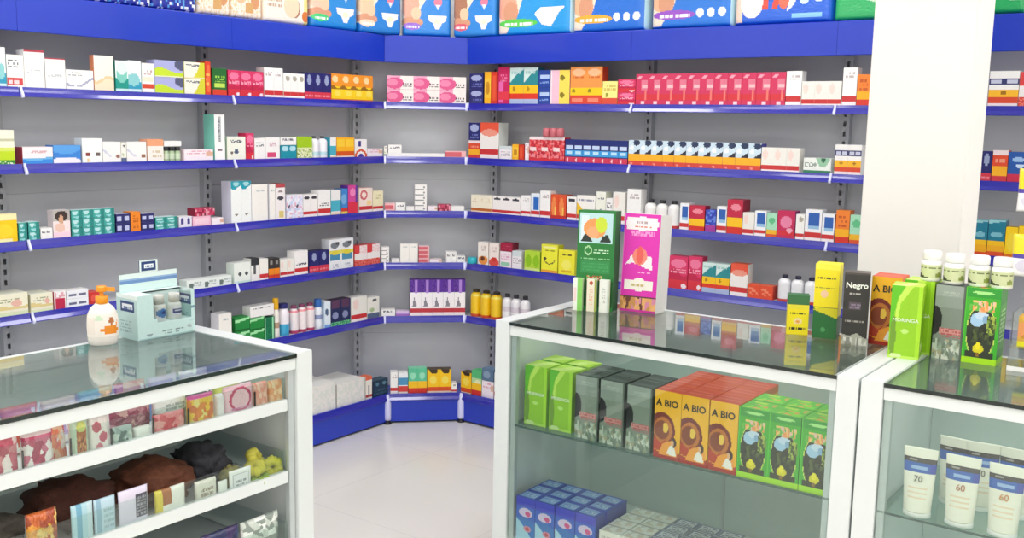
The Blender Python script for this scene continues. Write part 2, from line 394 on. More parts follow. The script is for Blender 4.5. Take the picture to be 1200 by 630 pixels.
# ------------------------------------------------------------------ carton artwork
W, OFF, RED, YEL, TEAL, NAVY, CRIM, LIME, DK = 'f6f5f3', 'efe9dd', 'd42f2c', 'fbc81a', '49b0a6', '23246a', 'd0284e', 'b4d322', '2b2b30'
RX = [('r', 0, 0, 1, .11, 'f7eeee'), ('r', 0, .11, 1, .27, 'cf3437')]
GY = [('r', 0, 0, 1, .10, 'f3dcdc'), ('r', 0, .10, 1, .24, 'dd3322'), ('r', 0, .24, 1, .46, 'fbc51b'), ('e', .5, .35, .12, .07, '7a5a10')]
GO = [('r', 0, 0, 1, .22, 'd93328'), ('r', 0, .22, 1, .48, 'fbc51b')]
bg = lambda c: ('r', 0, 0, 1, 1, c)
tx = lambda u0, v0, u1, v1, c='70747c', n=3: ('t', u0, v0, u1, v1, c, n)
D = {
 'plain': ([bg(W), tx(.15, .6, .85, .85)], W, W),
 'whitelab': ([bg(W), tx(.1, .62, .7, .88), ('r', .0, .08, .95, .32, 'd4484c'), tx(.1, .13, .8, .27, 'f7dada', 1)], W, W),
 'redtop': ([bg(W), ('r', 0, .95, 1, 1, 'b23a4c'), tx(.15, .76, .7, .86), tx(.1, .4, .8, .5, 'c9ccd0', 2)], W, 'b02a44'),
 'swoosh': ([bg(W), ('w', .45, .25, 4, 3.4, .2, 'a9adc4'), ('w', .32, .25, 4, 3.4, 0, W), tx(.1, .7, .6, .9, 'b0b0b4', 2)], W, W),
 'peach': ([bg('f5f0e6'), tx(.2, .82, .85, .92), ('w', .36, .08, 5, 4.2, 0, 'f2cfa0'), ('w', .28, .08, 5, 4.2, 0, 'f7e3c6')], 'dd8a63', 'f4efe6'),
 'tealwave': ([bg('eef6f4'), ('r', 0, .1, 1, .45, '17988a'), ('e', .5, .55, .45, .25, '7fcdbf'), ('e', .5, .75, .4, .2, 'dff0ec'), ('r', 0, 0, 1, .1, 'c8ebe8')], '17988a', W),
 'skywave': ([bg('f2f7f6'), ('r', 0, .1, 1, .35, '2f9fbf'), ('e', .4, .4, .5, .2, '8fd0d4'), ('r', 0, 0, 1, .1, 'cdeaf2')], 'a8d8dc', W),
 'wred': ([bg(W), ('r', 0, .14, 1, .3, 'd64a34'), tx(.2, .6, .8, .8, 'c8a8a4', 2), ('r', .1, .38, .9, .55, 'f2ead2')], W, W),
 'periw': ([bg('aeb2e2'), ('w', .42, .14, 5, .6, .1, 'c8e232'), ('e', .95, .8, .25, .35, '565a78'), ('r', 0, 0, 1, .1, 'e6ecc8')], 'aeb2e2', 'b8bce6'),
 'whiteyel': ([bg('f3f1e2'), tx(.1, .72, .75, .86), ('p', [(1, .0), (1, 1), (.8, 1), (.62, .4), (.4, .0)], 'd9d435'), ('r', 0, 0, 1, .08, 'e6dfb0')], 'd9d435', W),
 'redside': ([bg('e0401f'), ('r', .3, .1, .8, .9, 'ef7040'), tx(.2, .3, .8, .7, 'f8c060', 3)], 'd03a20', 'e8502c'),
 'darkgreen': ([bg('1f6a2a'), ('r', .12, .3, .9, .45, 'bfe05a'), tx(.2, .5, .85, .75, '9ad04a', 3), ('r', 0, 0, 1, .22, 'd8402a')], '1a4a24', '245a2c'),
 'crimson': ([bg('dc3466'), ('e', .5, .78, .4, .14, 'f07aa0'), ('w', .5, .1, 6, 0, .25, 'c41f4a'), tx(.1, .5, .9, .64, 'f4a0b8', 2), ('r', 0, 0, 1, .28, 'd8303e'), ('e', .8, .1, .14, .07, 'f8e8ee')], 'c32450', 'd8406a'),
 'crimson2': ([bg('d43560'), ('p', [(.05, .84), (.2, .93), (.5, .93), (.35, .84)], 'f0a8ba'), ('r', .42, .5, .96, .82, 'e27a92'), ('r', .48, .54, .9, .66, 'f4c0c4'), ('r', 0, .17, 1, .34, 'd8343e'), ('r', 0, .34, 1, .37, 'ee7466'), ('r', .72, .17, .84, .5, 'ea7c72'), ('r', .46, .04, .7, .12, 'f4d8e2'), ('r', .98, 0, 1, 1, 'a81c40')], 'b81f44', 'd24a6e'),
 'wtall': ([bg('f7f7f5')] + RX + [tx(.2, .74, .85, .9, 'c4b8b8', 2)], W, W),
 'wshort': ([bg('f7f7f3')] + RX + [('e', .6, .8, .3, .1, 'b0ac9c')], 'e8e8e2', W),
 'navyred': ([bg(NAVY), ('e', .5, .72, .22, .2, '9aa6c8'), ('r', 0, 0, 1, .3, 'd6384c'), tx(.1, .1, .9, .22, 'f08a96', 1)], NAVY, '1c1c50'),
 'yelorange': ([bg('fbd51c'), ('r', 0, .52, 1, 1, 'f59a26'), ('e', .35, .8, .28, .13, 'fbdca0'), ('w', .52, .06, 6, 1, .42, '9a6a10'), ('r', 0, 0, 1, .08, 'd8781a'), ('e', .6, .28, .3, .12, 'fbe45a')], 'f0a020', 'e88a18'),
 'pinkcirc': ([bg('f6ece8'), ('r', 0, 0, .5, 1, 'f3a9c8'), ('e', .28, .45, .34, .42, 'e0568e'), ('e', .2, .5, .2, .26, 'ee86ae'), tx(.6, .2, .95, .5, '55505a', 2)], 'e87aa8', 'f0bcd0'),
 'navyw': ([bg('262a70'), ('e', .5, .7, .38, .2, 'a9b4dc'), tx(.15, .1, .9, .4, '6a76b8', 2)], '20245e', '2a2e74'),
 'yellowband': ([bg('f9b821'), ('r', 0, .2, 1, .8, 'fbc63a'), ('e', .5, .5, .3, .2, 'c88a1a')], 'e23a22', 'f0a828'),
 'redfront': ([bg('dc3a20'), ('r', .2, .1, .7, .9, 'e65a34')], 'b62438', 'd04a2a'),
 'magenta': ([bg('cc1f5c'), ('r', .1, .05, .45, .6, 'e86ab0'), ('r', 0, .12, 1, .34, 'e23a4a'), tx(.2, .6, .8, .85, 'e27aa0', 3)], 'b01848', 'd83a70'),
 'tealyel': ([bg('d6ece6')] + GY[:1] + [('r', 0, 0, 1, .16, 'aebede'), ('r', 0, .16, 1, .31, 'e03a22'), ('r', 0, .31, 1, .53, 'fbc51b'), ('p', [(0, .53), (1, .53), (1, .95), (.45, .8), (0, .6)], '2a8c92'), tx(.1, .82, .8, .94, 'a8d0cc', 1), ('e', .3, .42, .1, .07, 'b88a10')], '2a7c86', 'cfe6e2'),
 'bluetext': ([bg('21449c'), ('r', .15, .5, .95, .72, 'b8cef0'), tx(.15, .2, .9, .4, '88a8e0', 2)], '1c3a8a', '24489e'),
 'pinkyel': ([bg('f3c6d8'), ('r', .45, 0, 1, 1, 'fbe05c'), ('e', .62, .78, .12, .08, '8a7a20'), ('e', .62, .28, .12, .08, '8a7a20'), ('r', 0, 0, .1, 1, 'f7e6ee')], 'f0b8cc', 'f6e0a0'),
 'orangeyel': ([bg('f59a4a'), ('e', .5, .85, .4, .1, 'f8c090'), tx(.15, .7, .85, .78, 'd86a28', 1), ('r', 0, .26, 1, .46, 'fbcf1a'), ('e', .2, .37, .12, .05, '9a8a10'), ('r', 0, 0, 1, .26, 'e0482e'), ('r', .1, .08, .8, .18, 'f08a70')], 'c23a20', 'f0a060'),
 'smallyel': ([bg('f9ef90'), tx(.1, .6, .9, .9, 'd8c060', 2), ('r', 0, 0, 1, .3, 'e0503a'), ('e', .3, .42, .1, .08, '9a9a30')], 'e8d870', 'f6ea90'),
 'orangebox': ([bg('f3842e'), ('r', 0, .2, 1, .45, 'fbb41c'), ('r', 0, 0, 1, .2, 'dc3626'), tx(.2, .5, .8, .9, 'c8581c', 3)], 'e0702a', 'f09040'),
 'wnavy': ([bg(W), ('r', 0, .62, 1, .8, '33386e'), ('r', .06, .66, .42, .76, 'c8cce0'), ('r', .58, .66, .95, .76, 'c8cce0'), ('r', 0, 0, 1, .12, 'f6e8ec'), ('r', 0, .12, 1, .27, 'dc4a2c'), ('r', 0, .27, 1, .5, 'f9bc2a'), ('e', .5, .4, .1, .06, 'a87010')], W, 'e9eaf2'),
 'creamlime': ([bg('f4f0dc'), ('r', 0, .68, 1, .74, 'c8c8a8'), ('r', 0, .16, 1, .5, 'c0dc1e'), ('r', 0, .4, 1, .5, 'd8e66a'), ('r', 0, 0, 1, .14, '4aa22e'), ('s', 0, 0, 1, .1, ('f0f6e0', '2a7a2a'), .5)], 'd8e070', W),
 'bluewave': ([bg('f7eef2'), ('w', .42, .07, 3, 3.6, 0, '6ab8e8'), ('w', .3, .07, 3, 3.6, 0, '3a8ee0'), tx(.3, .62, .8, .85, 'd8b0b8', 2)], '9c1f44', 'f4dce6'),
 'bluearc': ([bg('3a84d8'), ('e', .45, .95, .6, .42, '5aa2e8'), ('e', .45, .1, .6, .26, 'f2eefa')], '3c7cd0', '5a90d8'),
 'dots': ([bg('f5f8f6'), ('e', .28, .35, .12, .09, '8a3a34'), ('e', .78, .35, .12, .09, '6a5a54'), ('r', .2, .05, .36, .2, 'f2d09a')], 'e6ecec', W),
 'wcurve': ([bg(W), ('w', .5, .3, 3, 2.4, .3, 'd4d6e6'), ('w', .38, .3, 3, 2.4, 0, W), ('e', .85, .3, .12, .1, '9a6a54')], 'e0ddd4', W),
 'peachtop': ([bg('f3efe8'), ('r', 0, .72, 1, 1, 'f0a67c'), tx(.3, .2, .9, .6, 'd8c8a8', 2)], 'e8a888', 'ee9a70'),
 'lowpink': ([bg('f8eef4'), tx(.1, .6, .9, .95, 'e2a8b8', 2), ('r', .75, .4, 1, .8, 'e0b49a')], 'f0d8e0', 'f6e6ec'),
 'talltube': ([bg('fafafa'), ('r', .35, .4, .62, .95, 'b6babd'), ('t', .38, .42, .58, .92, '6c7074', 14), ('r', .3, .2, .7, .26, '8a7a78')], '7fd0bd', W),
 'creamdots': ([bg('f1f3e6'), ('e', .5, .35, .12, .1, '4a5a78'), ('e', .25, .3, .07, .06, '6a5a58'), tx(.2, .75, .8, .88)], 'd8dcc8', W),
 'pinkbottom': ([bg(W), ('r', .1, .1, .7, .3, 'd84a78'), tx(.3, .6, .8, .8, 'd8b8c4', 2)], W, W),
 'tealcirc': ([bg('1593a8'), ('e', .28, .75, .2, .2, 'b6e2ee'), ('e', .75, .75, .2, .2, 'b6e2ee')], '148aa0', W),
 'limebox': ([bg('dfe8b4'), ('r', 0, .5, 1, 1, 'a3cc1c'), ('s', 0, 0, 1, .4, ('7ca030', 'f2f4d8', 'c8d890'), .8)], 'b8d060', 'c4dc50'),
 'orangey': ([bg('fbb61c'), ('r', .1, .55, .9, .9, 'fbce36'), ('r', 0, .1, 1, .3, 'd85818'), ('r', 0, 0, 1, .1, 'f6e6d8')], 'f0a020', 'e89a20'),
 'redwave': ([bg(W), ('r', .3, .6, .5, .9, '3a3a8a'), ('ring', .5, .05, .5, .4, .5, 'e0582f'), ('e', .5, .05, .2, .15, '4a30a0')], W, W),
 'purpbar': ([bg('fafafa')], W, W),
 'redpack': ([bg('d8303c'), ('s', 0, .1, 1, .9, ('b81f34', 'ec8a90', 'd8303c', 'e85a5a'), 1, 2), ('r', .1, .42, .6, .56, 'f6dcdc'), ('r', 0, .9, 1, 1, 'f8e8e8')], 'd02838', 'f6f0f0'),
 'navysky': ([bg('1c2c74'), ('r', .1, .6, .9, .74, 'c6d8f4'), ('r', .0, .3, 1, .56, '3f9fe0'), ('r', .2, .36, .8, .48, 'bfe4f8'), ('r', 0, 0, 1, .26, 'd63a58'), ('e', .3, .12, .08, .08, 'f8d8e0')], '1a2660', '20306e'),
 'skytri': ([bg('d3e8f4'), ('e', .7, .9, .28, .12, '2a3a5a'), ('p', [(1, .46), (1, .66), (.45, .48), (.45, .46)], '2c2c3e'), ('e', .3, .7, .2, .1, 'f4fafc'), ('r', 0, .0, 1, .22, 'dd4a3c'), ('r', 0, .2, 1, .45, 'fbb626'), ('e', .3, .08, .12, .05, 'f29a90')], '35308a', 'dfeef6'),
 'creamrx': ([bg('f2f0e8'), ('e', .3, .7, .2, .2, 'f5dcd2')] + RX, 'e8e6de', W),
 'greenlow': ([bg('f2f6f0'), ('r', 0, 0, 1, .24, '2f7e56'), ('p', [(.45, 1), (.98, 1), (.8, .4), (.6, .4)], '9ac8a8'), ('e', .72, .9, .08, .2, '2a6a4a'), tx(.05, .4, .5, .8, '9aa8a0', 3)], 'e8eee8', W),
 'yellowcream': ([bg('f8cf0e'), ('r', 0, .78, 1, 1, 'f6ecb4'), ('e', .5, .4, .35, .25, 'fbd82a'), ('r', .1, 0, .8, .12, 'f4eeb4')], 'e8c410', 'f4eac0'),
 'tealw': ([bg('3fa79e'), ('e', .35, .68, .28, .2, 'bfe6e8'), ('e', .5, .2, .3, .14, '9ad8dc'), ('r', .72, 0, 1, 1, '2a8a84')], '1f7a76', 'cfeaea'),
 'lady': ([bg('f5e4e4'), ('r', 0, .62, 1, 1, 'b8b4b0'), ('e', .5, .78, .36, .2, '3e2e2a'), ('e', .48, .66, .14, .16, 'd8a888'), ('r', 0, 0, 1, .22, 'f8d8e4'), ('e', .4, .38, .3, .16, 'efc8b8')], 'd8ccd0', 'e0d8d8'),
 'navytwo': ([bg('2a2c6c'), ('r', .05, .3, .4, .75, 'c2c8e8'), ('r', .6, .3, .92, .75, 'c2c8e8')], '22245a', 'c8cce4'),
 'orange': ([bg('f08a26'), tx(.2, .2, .8, .9, 'c86414', 5)], 'e07a20', 'f0983a'),
 'purpw': ([bg('e8e6f4'), ('e', .5, .55, .25, .3, '4a4488')], 'd8d8ec', W),
 'pinklow': ([bg('f4bfd4'), ('r', .1, .2, .9, .8, 'f8d4e2')], 'e8a8c4', 'f6d8e4'),
 'crimlow': ([bg('b02048'), ('s', 0, 0, 1, 1, ('7a1230', 'c84468', 'b02048', 'e8a0b0'), 1, 2)], '8a1838', 'b83a58'),
 'tallteal': ([bg('f4f8f6'), ('p', [(0, 1), (1, 1), (1, .9), (.35, .8), (0, .82)], '1ea0b4'), ('e', .5, .93, .3, .05, 'a8dce0'), ('e', .5, .2, .14, .03, '8a8478')], 'dcdcee', 'c8e6ea'),
 'tallwhite': ([bg('f6f4ee'), tx(.3, .8, .8, .88, 'b8c4c4', 1)], 'eceaf0', W),
 'photodots': ([bg('f3eeee'), ('r', 0, .9, 1, 1, 'b84a50'), ('e', .5, .6, .35, .05, '40404a'), ('e', .5, .78, .25, .03, '9a8a8a'), ('r', .3, .05, .8, .24, 'e0cc80')], 'ece8e8', 'c05058'),
 'lavend': ([bg('e9e8f8'), ('e', .35, .5, .14, .1, '484a60'), ('s', 0, 0, 1, 1, ('c8d8f4', 'f4f4fa', 'e8b8cc'), .5, 2)], 'dcdcf0', W),
 'wdark': ([bg('f6f3f0')] + RX + [('e', .5, .86, .36, .07, '3a3a42')], 'e8e6e4', W),
 'wnavytxt': ([bg('f6f5f3')] + RX + [tx(.1, .4, .9, .52, '3c4058', 2)], W, W),
 'tealbot': ([bg('f2f2f0'), ('r', 0, .15, 1, .6, '4ab2c8'), ('r', 0, 0, 1, .1, 'f0dcc0')], '3aa2b8', W),
 'bluebox': ([bg('3f86cf'), ('r', 0, .0, 1, .1, 'e6d25a'), ('r', 0, .1, 1, .25, 'd23a34'), ('e', .4, .6, .4, .2, '78b0e0')], '2f76bf', '4a8aca'),
 'magbot': ([bg('d84a9a'), ('r', 0, 0, 1, .42, 'e2344c'), ('e', .5, .75, .3, .14, 'f08ac0'), ('r', .8, .4, 1, 1, '6a3a9a')], '6a3aa0', 'c84a90'),
 'pinkring': ([bg('f8e6da')] + RX + [('ring', .35, .72, .28, .2, .35, 'd2606a'), ('r', .55, .3, .9, .5, 'f8dc9a')], 'f0d8cc', 'f0b8b0'),
 'cream': ([bg('f6efc8')] + RX + [tx(.2, .6, .8, .9, 'd8d0a0', 2)], 'ece4b8', 'f2ecc8'),
 'creamband': ([bg('f6efd8'), ('r', 0, .12, 1, .26, 'c26a28'), ('r', 0, 0, 1, .12, 'f2dcc0'), tx(.2, .6, .8, .85, 'e0c8a0', 2)], 'eee4c8', 'f2ecd8'),
 'bluecentre': ([bg('e9f3fa'), ('r', .25, .3, .95, .85, '2a6cc0')] + RX, 'dce8f4', W),
 'fire': ([bg('e2542a'), ('e', .4, .5, .3, .38, 'f08a4a'), ('e', .6, .3, .14, .2, 'f8c860'), ('r', 0, 0, 1, .15, 'c8302a')], 'c83a20', 'e06a3a'),
 'yelcorner': ([bg('f6f4ee')] + RX + [('p', [(0, .25), (.6, .25), (0, .75)], 'f0c42a'), tx(.1, .8, .9, .9, '9a9aa8', 1)], 'eae8e4', W),
 'bluesq': ([bg('f4f6fa')] + RX + [('r', .2, .5, .88, .9, '2f62b4'), ('r', .2, .38, .88, .5, '9ac4e4')], 'e2e6ee', W),
 'crimyel': ([bg('c42444'), ('e', .55, .78, .34, .1, 'ee8a9c')] + GO, '9a1836', 'c83a54'),
 'bluepurp': ([bg('3a4cc0'), ('s', 0, .3, 1, 1, ('2a3aa8', '6a8ae0', '3a4cc0'), 1, 2), ('r', 0, 0, 1, .3, 'a83a9a')], '3040a8', '4a5ac8'),
 'mintgo': ([bg('a9e2c0'), ('e', .5, .7, .3, .14, '62c088'), ('r', 0, .14, 1, .34, 'f0b82a'), ('r', 0, 0, 1, .14, 'e0582a')], '7ac09a', 'c4ead2'),
 'crimpink': ([bg('c82a5a'), ('e', .5, .6, .34, .22, 'ea86aa'), ('r', 0, .1, 1, .26, 'd8303a'), ('e', .7, .3, .16, .1, 'f0a8bc')], '8a2a78', 'd04a78'),
 'creampack': ([bg('f0edd6'), ('w', .45, .06, 5, 1, .3, 'e2cf8e'), tx(.1, .6, .8, .85, 'a8ac8c', 2), ('e', .75, .55, .12, .16, 'e8b8a8'), ('r', 0, 0, 1, .14, 'dce8c0')], 'e4e2c4', 'eef0dc'),
 'wcrim': ([bg('f2eeee'), ('r', .1, .0, .9, .6, 'c4284a'), ('s', .1, .6, .9, .95, ('e0a8b4', 'f4f0f0'), 1, 2)], 'c43a54', W),
 'wbluetext': ([bg('f2f4fa'), ('r', .1, .3, .44, .6, '6a6e8a'), ('r', .54, .3, .9, .6, '6a6e8a')], 'e2e4f0', W),
 'red': ([bg('d0342e'), ('e', .5, .5, .3, .3, 'e8584a')], 'b82a26', 'd84a40'),
 'blister': ([bg('eaf2ee'), ('e', .3, .4, .15, .3, '6a7a74'), tx(.4, .3, .95, .9, 'b8c4c0', 2)], 'd4e2dc', 'eef4f2'),
 'greenwhite': ([bg('eef4ee'), ('e', .35, .45, .08, .08, '50585c'), ('e', .75, .45, .08, .08, '50585c'), ('r', 0, 0, 1, .1, 'c8e4dc')], 'dfeae2', 'f4f8f4'),
 'blacktop': ([bg('f2f0ee'), ('r', 0, .7, 1, 1, '303236'), ('r', .3, .3, .6, .7, '54585c')] , 'e0dedc', '2a2a2e'),
 'wredlow': ([bg('f5f2ea')] + RX, 'ebe8e2', W),
 'blackorange': ([bg('33302e'), ('e', .5, .8, .28, .12, '94908c'), ('r', 0, .2, 1, .52, 'ef8a20'), ('r', 0, 0, 1, .2, 'd2402a')], '2a2826', '2a2826'),
 'patt': ([bg('eef1f4'), ('e', .45, .8, .36, .1, '7a8088'), ('e', .7, .86, .16, .05, '4a4e54'), ('r', 0, .52, 1, .64, 'e6dc5a'), ('r', .08, .3, .9, .52, '4c90b4'), ('e', .5, .56, .3, .08, 'e4d440'), tx(.2, .05, .8, .2, 'b8bcc8', 2)], 'e4e8ee', W),
 'redwhite': ([bg('f6f0ee'), ('p', [(0, 1), (.8, 1), (.3, .6), (0, .6)], 'dc4044'), ('s', .0, .0, 1, .3, ('d63c34', 'f0887a', 'd63c34'), 1, 1), ('s', .4, .6, 1, 1, ('f6d0d0', 'f6f0ee'), 1, 1)], 'd04038', 'e05050'),
 'thinstack': ([bg('f6f4f2'), ('r', 0, 0, .8, .25, '8a9090'), ('e', .75, .5, .1, .2, '9aa0a0')], 'e8e6e4', W),
 'pinkthin': ([bg('f0b8bc'), ('r', 0, .2, .8, .8, 'd4606c')], 'e6a0a8', 'f6d8dc'),
 'flower': ([bg('f8f2e8'), tx(.3, .6, .8, .9, 'd8c8c0', 2), ('e', .5, .2, .45, .2, 'ef9a48'), ('e', .45, .27, .2, .1, '6a3018')], 'efe6dc', W),
 'flower2': ([bg('f8ece4'), tx(.3, .6, .8, .9, 'd8c8c0', 2), ('e', .5, .16, .5, .2, 'e0504a'), ('e', .5, .3, .25, .1, 'd03a2a')], 'efe6dc', W),
 'darkcrim': ([bg('a41f40'), tx(.1, .2, .9, .8, 'c4506a', 2)], '7a1830', '8a2038'),
 'pinkgreen': ([bg('f6e6ee'), ('r', .1, .1, .9, .35, '9ad0b0'), tx(.1, .5, .9, .9, 'd8a8c0', 3)], 'e8dce4', W),
 'greentop': ([bg('f2eef2'), ('r', 0, .72, 1, 1, 'd4e0e2'), tx(.1, .3, .9, .65, 'b8b0b8', 3)], 'e4e0e6', 'e0e8e8'),
 'lime': ([bg('b4d83a'), ('e', .5, .5, .4, .3, '8ec41a'), ('r', 0, 0, 1, .12, 'd8ec8a')], 'a2c830', 'c8e45a'),
 'smile': ([bg('f0ee3a'), ('r', .1, .88, .9, .95, 'f8f8a0'), tx(.2, .74, .8, .84, '5a5a20', 1), ('ring', .5, .52, .36, .22, .72, '40382a'), ('r', .1, .48, .9, .8, 'f0ee3a'), tx(.2, .76, .8, .86, '5a5a20', 1), ('e', .22, .5, .09, .05, '40382a'), ('r', 0, 0, 1, .1, 'f4a83a')], 'd8d42a', 'f6f470'),
 'smile2': ([bg('f2ea36'), tx(.2, .78, .8, .9, '6a6428', 1), ('e', .5, .4, .3, .2, 'f8f26a'), ('r', .2, .1, .8, .2, 'e0b82a')], 'd8d42a', 'f6f470'),
 'redor': ([bg('e4502e'), ('s', .1, .2, .9, .8, ('f28a6a', 'e4502e', 'e4502e'), 1, 2)], 'cc3a24', 'ec6a4a'),
 'orangelid': ([bg('f4f0ec'), ('r', 0, .62, 1, 1, 'e8693c'), ('e', .5, .64, .5, .14, 'e8693c')] + RX, 'e6e2dc', 'e2603a'),
 'orangewhite': ([bg('f4f0ec'), ('r', 0, .7, 1, 1, 'e8583c'), ('e', .5, .72, .45, .1, 'f09a86')] + RX, 'dfe6e0', 'e2603a'),
 'greenstripe': ([bg('1e8a3c'), ('p', [(0, .62), (1, .8), (1, .98), (0, .84)], 'a4e8ac'), ('r', 0, 0, 1, .12, '166a2c')], '1a7a34', '2a9a48'),
 'greenv': ([bg('12724a'), ('r', 0, 0, .12, 1, 'a8ecb8'), ('r', .75, 0, .9, 1, '9ae0b0'), ('s', .2, .0, .7, .6, ('1e8a5a', '0e6a44'), 1, 1)], '0e6a40', '1a7a52'),
 'navycol': ([bg('222c58'), ('r', .1, .68, .85, 1, '5c3a58'), ('e', .45, .4, .3, .14, '8a92b8'), ('s', 0, 0, 1, .14, ('2a8a5a', '7ad09a'), 1, 1)], '1c2448', '3a2440'),
 'skylab': ([bg('e6f2fc'), ('e', .4, .6, .25, .14, '50688a'), ('r', 0, 0, 1, .12, '7aa8e4')], 'cfe2f4', W),
 'creamgrey': ([bg('f2f1e8'), ('r', 0, 0, 1, .24, '5a6a88'), ('e', .4, .4, .2, .1, 'b4c898'), ('e', .6, .85, .2, .06, '5a5e64')], 'e8e6dc', W),
 'lilac': ([bg('e0c4ec'), ('r', 0, 0, 1, .5, 'a870c8')], 'd0b0e0', 'ecd8f4'),
 'purple': ([bg('f8f4f8'), ('r', 0, .64, 1, 1, '5a2a9a'), ('r', .38, .62, .68, 1, 'b088d8'), ('s', 0, .64, .38, 1, ('4a1a86', '6a3aa8'), 1, 1), ('p', [(.2, .26), (.62, .26), (.36, .52)], '8a8690')] + [('r', 0, 0, 1, .1, 'f8ecf0'), ('r', 0, .1, 1, .2, 'c23440')], '4a2080', '6a3aa8'),
 'bigcarton': ([bg('ecebe4'), tx(.1, .72, .6, .82, 'c4c4bc', 1), ('s', 0, 0, 1, 1, ('ecebe4', 'e2e6de', 'efece6'), 1, 3)], 'dedcd4', 'f0f0ea'),
 'wredlid': ([bg('f2eee2'), ('r', .0, .84, 1, 1, 'e26a48'), ('r', 0, .08, 1, .2, 'b83a34'), ('r', .45, .1, .6, .6, '6a6a6a')], 'e6e2d8', 'e8704e'),
 'darkteal': ([bg('1c3a50'), ('e', .3, .75, .12, .1, '5a8a9a'), ('e', .75, .75, .12, .1, '5a8a9a'), tx(.1, .1, .9, .5, '3a5a70', 2)], '162c40', '24465a'),
 'mint': ([bg('5ec89a'), ('e', .5, .7, .3, .14, '9ae2c0')] + GO, '3aa87c', '8ae0b8'),
 'blueteal': ([bg('f2f4f6'), ('r', 0, .4, 1, .75, '4a94c0'), ('r', 0, .1, 1, .36, 'd8403a'), ('r', 0, 0, 1, .1, 'f4e4d8')], 'e4e8ec', W),
 'yelblack': ([bg('fbc810'), ('p', [(.1, 1), (.9, 1), (.8, .84), (.4, .82)], '42301c'), ('e', .5, .55, .3, .18, 'fbe05a'), ('r', 0, .06, 1, .26, 'e0501c'), ('r', 0, 0, 1, .06, 'f4dcc0')], 'e8a810', '4a3a20'),
 'greenyel': ([bg('b8dca0'), ('r', 0, .7, 1, 1, '58c07a'), ('e', .6, .5, .3, .14, 'eef4c0')] + GO, 'a8cc90', '58c07a'),
 'greyblue': ([bg('5c7894'), ('e', .4, .5, .3, .3, '8aa2b8')], '4a6480', '6a86a0'),
 'tealblue': ([bg('1d7c96'), ('p', [(0, .9), (1, .98), (1, 1), (0, 1)], '9ad0d8'), ('e', .5, .6, .34, .08, '7abccc'), ('r', 0, .3, 1, .44, 'f9c41c'), ('r', 0, .12, 1, .3, 'f6b21c'), ('r', 0, 0, 1, .12, 'e6562a')], '186a80', '8acad4'),
 'yellow': ([bg('fbd010'), ('e', .5, .5, .35, .3, 'fbdc3a'), ('r', 0, 0, 1, .14, 'e67a1c')], 'e8b810', 'c8a020'),
 'navyorange': ([bg('e04c2c'), ('r', 0, .84, 1, 1, 'f4e0e4'), ('r', 0, .2, 1, .5, 'f9b424'), ('r', 0, 0, 1, .2, 'd63a44'), tx(.2, .6, .9, .8, 'f09a80', 1)], 'c83a24', 'f0e0e0'),
 'blueband': ([bg('1f56a8'), ('e', .5, .75, .3, .08, '9cc0ea'), ('e', .6, .55, .2, .06, 'c8dcf4'), ('r', 0, 0, 1, .28, 'd02c4c')], '1a4488', '1c2c58'),
}

# ------------------------------------------------------------------ placing goods along a shelf
OFFS = .014
PL = {'L': (Vector((DS - OFFS, 0, 0)), Vector((0, 1, 0)), PI / 2, 'left wall'),
      'C': (Vector((DS, -A0, 0)) - nC * OFFS, Vector((1, 1, 0)).normalized(), PI / 4, 'corner unit'),
      'R': (Vector((0, -DS + OFFS, 0)), Vector((1, 0, 0)), 0, 'back wall')}
SN = ['base shelf', 'top shelf', 'second shelf', 'third shelf', 'fourth shelf', 'fifth shelf']
COUNT = {}
def surf_z(s): return (ZB - .003) if s == 0 else ZS[s - 1] - .004

USED = {}
def uniq(label):
    assert label not in USED, label
    n = len(label.replace('-', ' ').split()); assert 4 <= n <= 16, (n, label)
    USED[label] = 1; return label

LAYER = {2: ['lower', 'upper'], 3: ['bottom', 'middle', 'top'], 4: ['bottom', 'second-lowest', 'third-lowest', 'top'], 5: ['bottom', 'second-lowest', 'middle', 'fourth-lowest', 'top']}

def row(p, s, items):
    O, t, rz, wall = PL[p]
    if s == 0: O = O + {'L': nL, 'C': nC, 'R': nR}[p] * (DB - DS)
    z0 = surf_z(s); where = f'{wall} {SN[s]}'
    for it in items:
        x0, x1, yt, key, desc = it[:5]; o = it[5] if len(it) > 5 else {}
        n, k = o.get('n', 1), o.get('k', 1); d = o.get('d', .055); back = o.get('back', 0); shape = o.get('shape', 'box')
        nrm = {'L': nL, 'C': nC, 'R': nR}[p]
        Oz = O - nrm * back + Vector((0, 0, z0 - 0))
        if 'on' in o: Oz = Oz + Vector((0, 0, o['on']))
        s0, s1 = along(Oz, t, x0), along(Oz, t, x1)
        if 'yb' in o:
            hb = height_at(Oz + t * (s0 + s1) / 2, o['yb']); Oz = Oz + Vector((0, 0, hb))
        H = height_at(Oz + t * ((s0 + s1) / 2), yt)
        w = (s1 - s0) / n; h = H / k; gap = .0006
        proto = None
        for i in range(n):
            for q in range(k):
                P = Oz + t * (s0 + w * (i + .5)) + Vector((0, 0, h * q + .0002 + .0004 * q))
                lay = (LAYER[k][q] + ' ') if k > 1 else ''
                pos = f', {ORD[i]} of {NUM[n]} from left' if n > 1 else ''
                lab = uniq(f'{lay}{desc}{pos}, {where}')
                grp = f'{desc} repeated along {where}' if n * k > 1 else None
                if proto is None:
                    proto = ob = SHAPES[shape](w - gap, h - .0005, d, key, o)
                else: ob = dup(proto)
                ob.location = P; ob.rotation_euler = (0, 0, rz + (hsh(i, q, x0) - .5) * .05 * (0 if n == 1 else 1))
                tag(ob, lab, o.get('cat', 'box' if shape == 'box' else 'bottle'), grp)
                if grp is None and 'group' in ob: del ob['group']

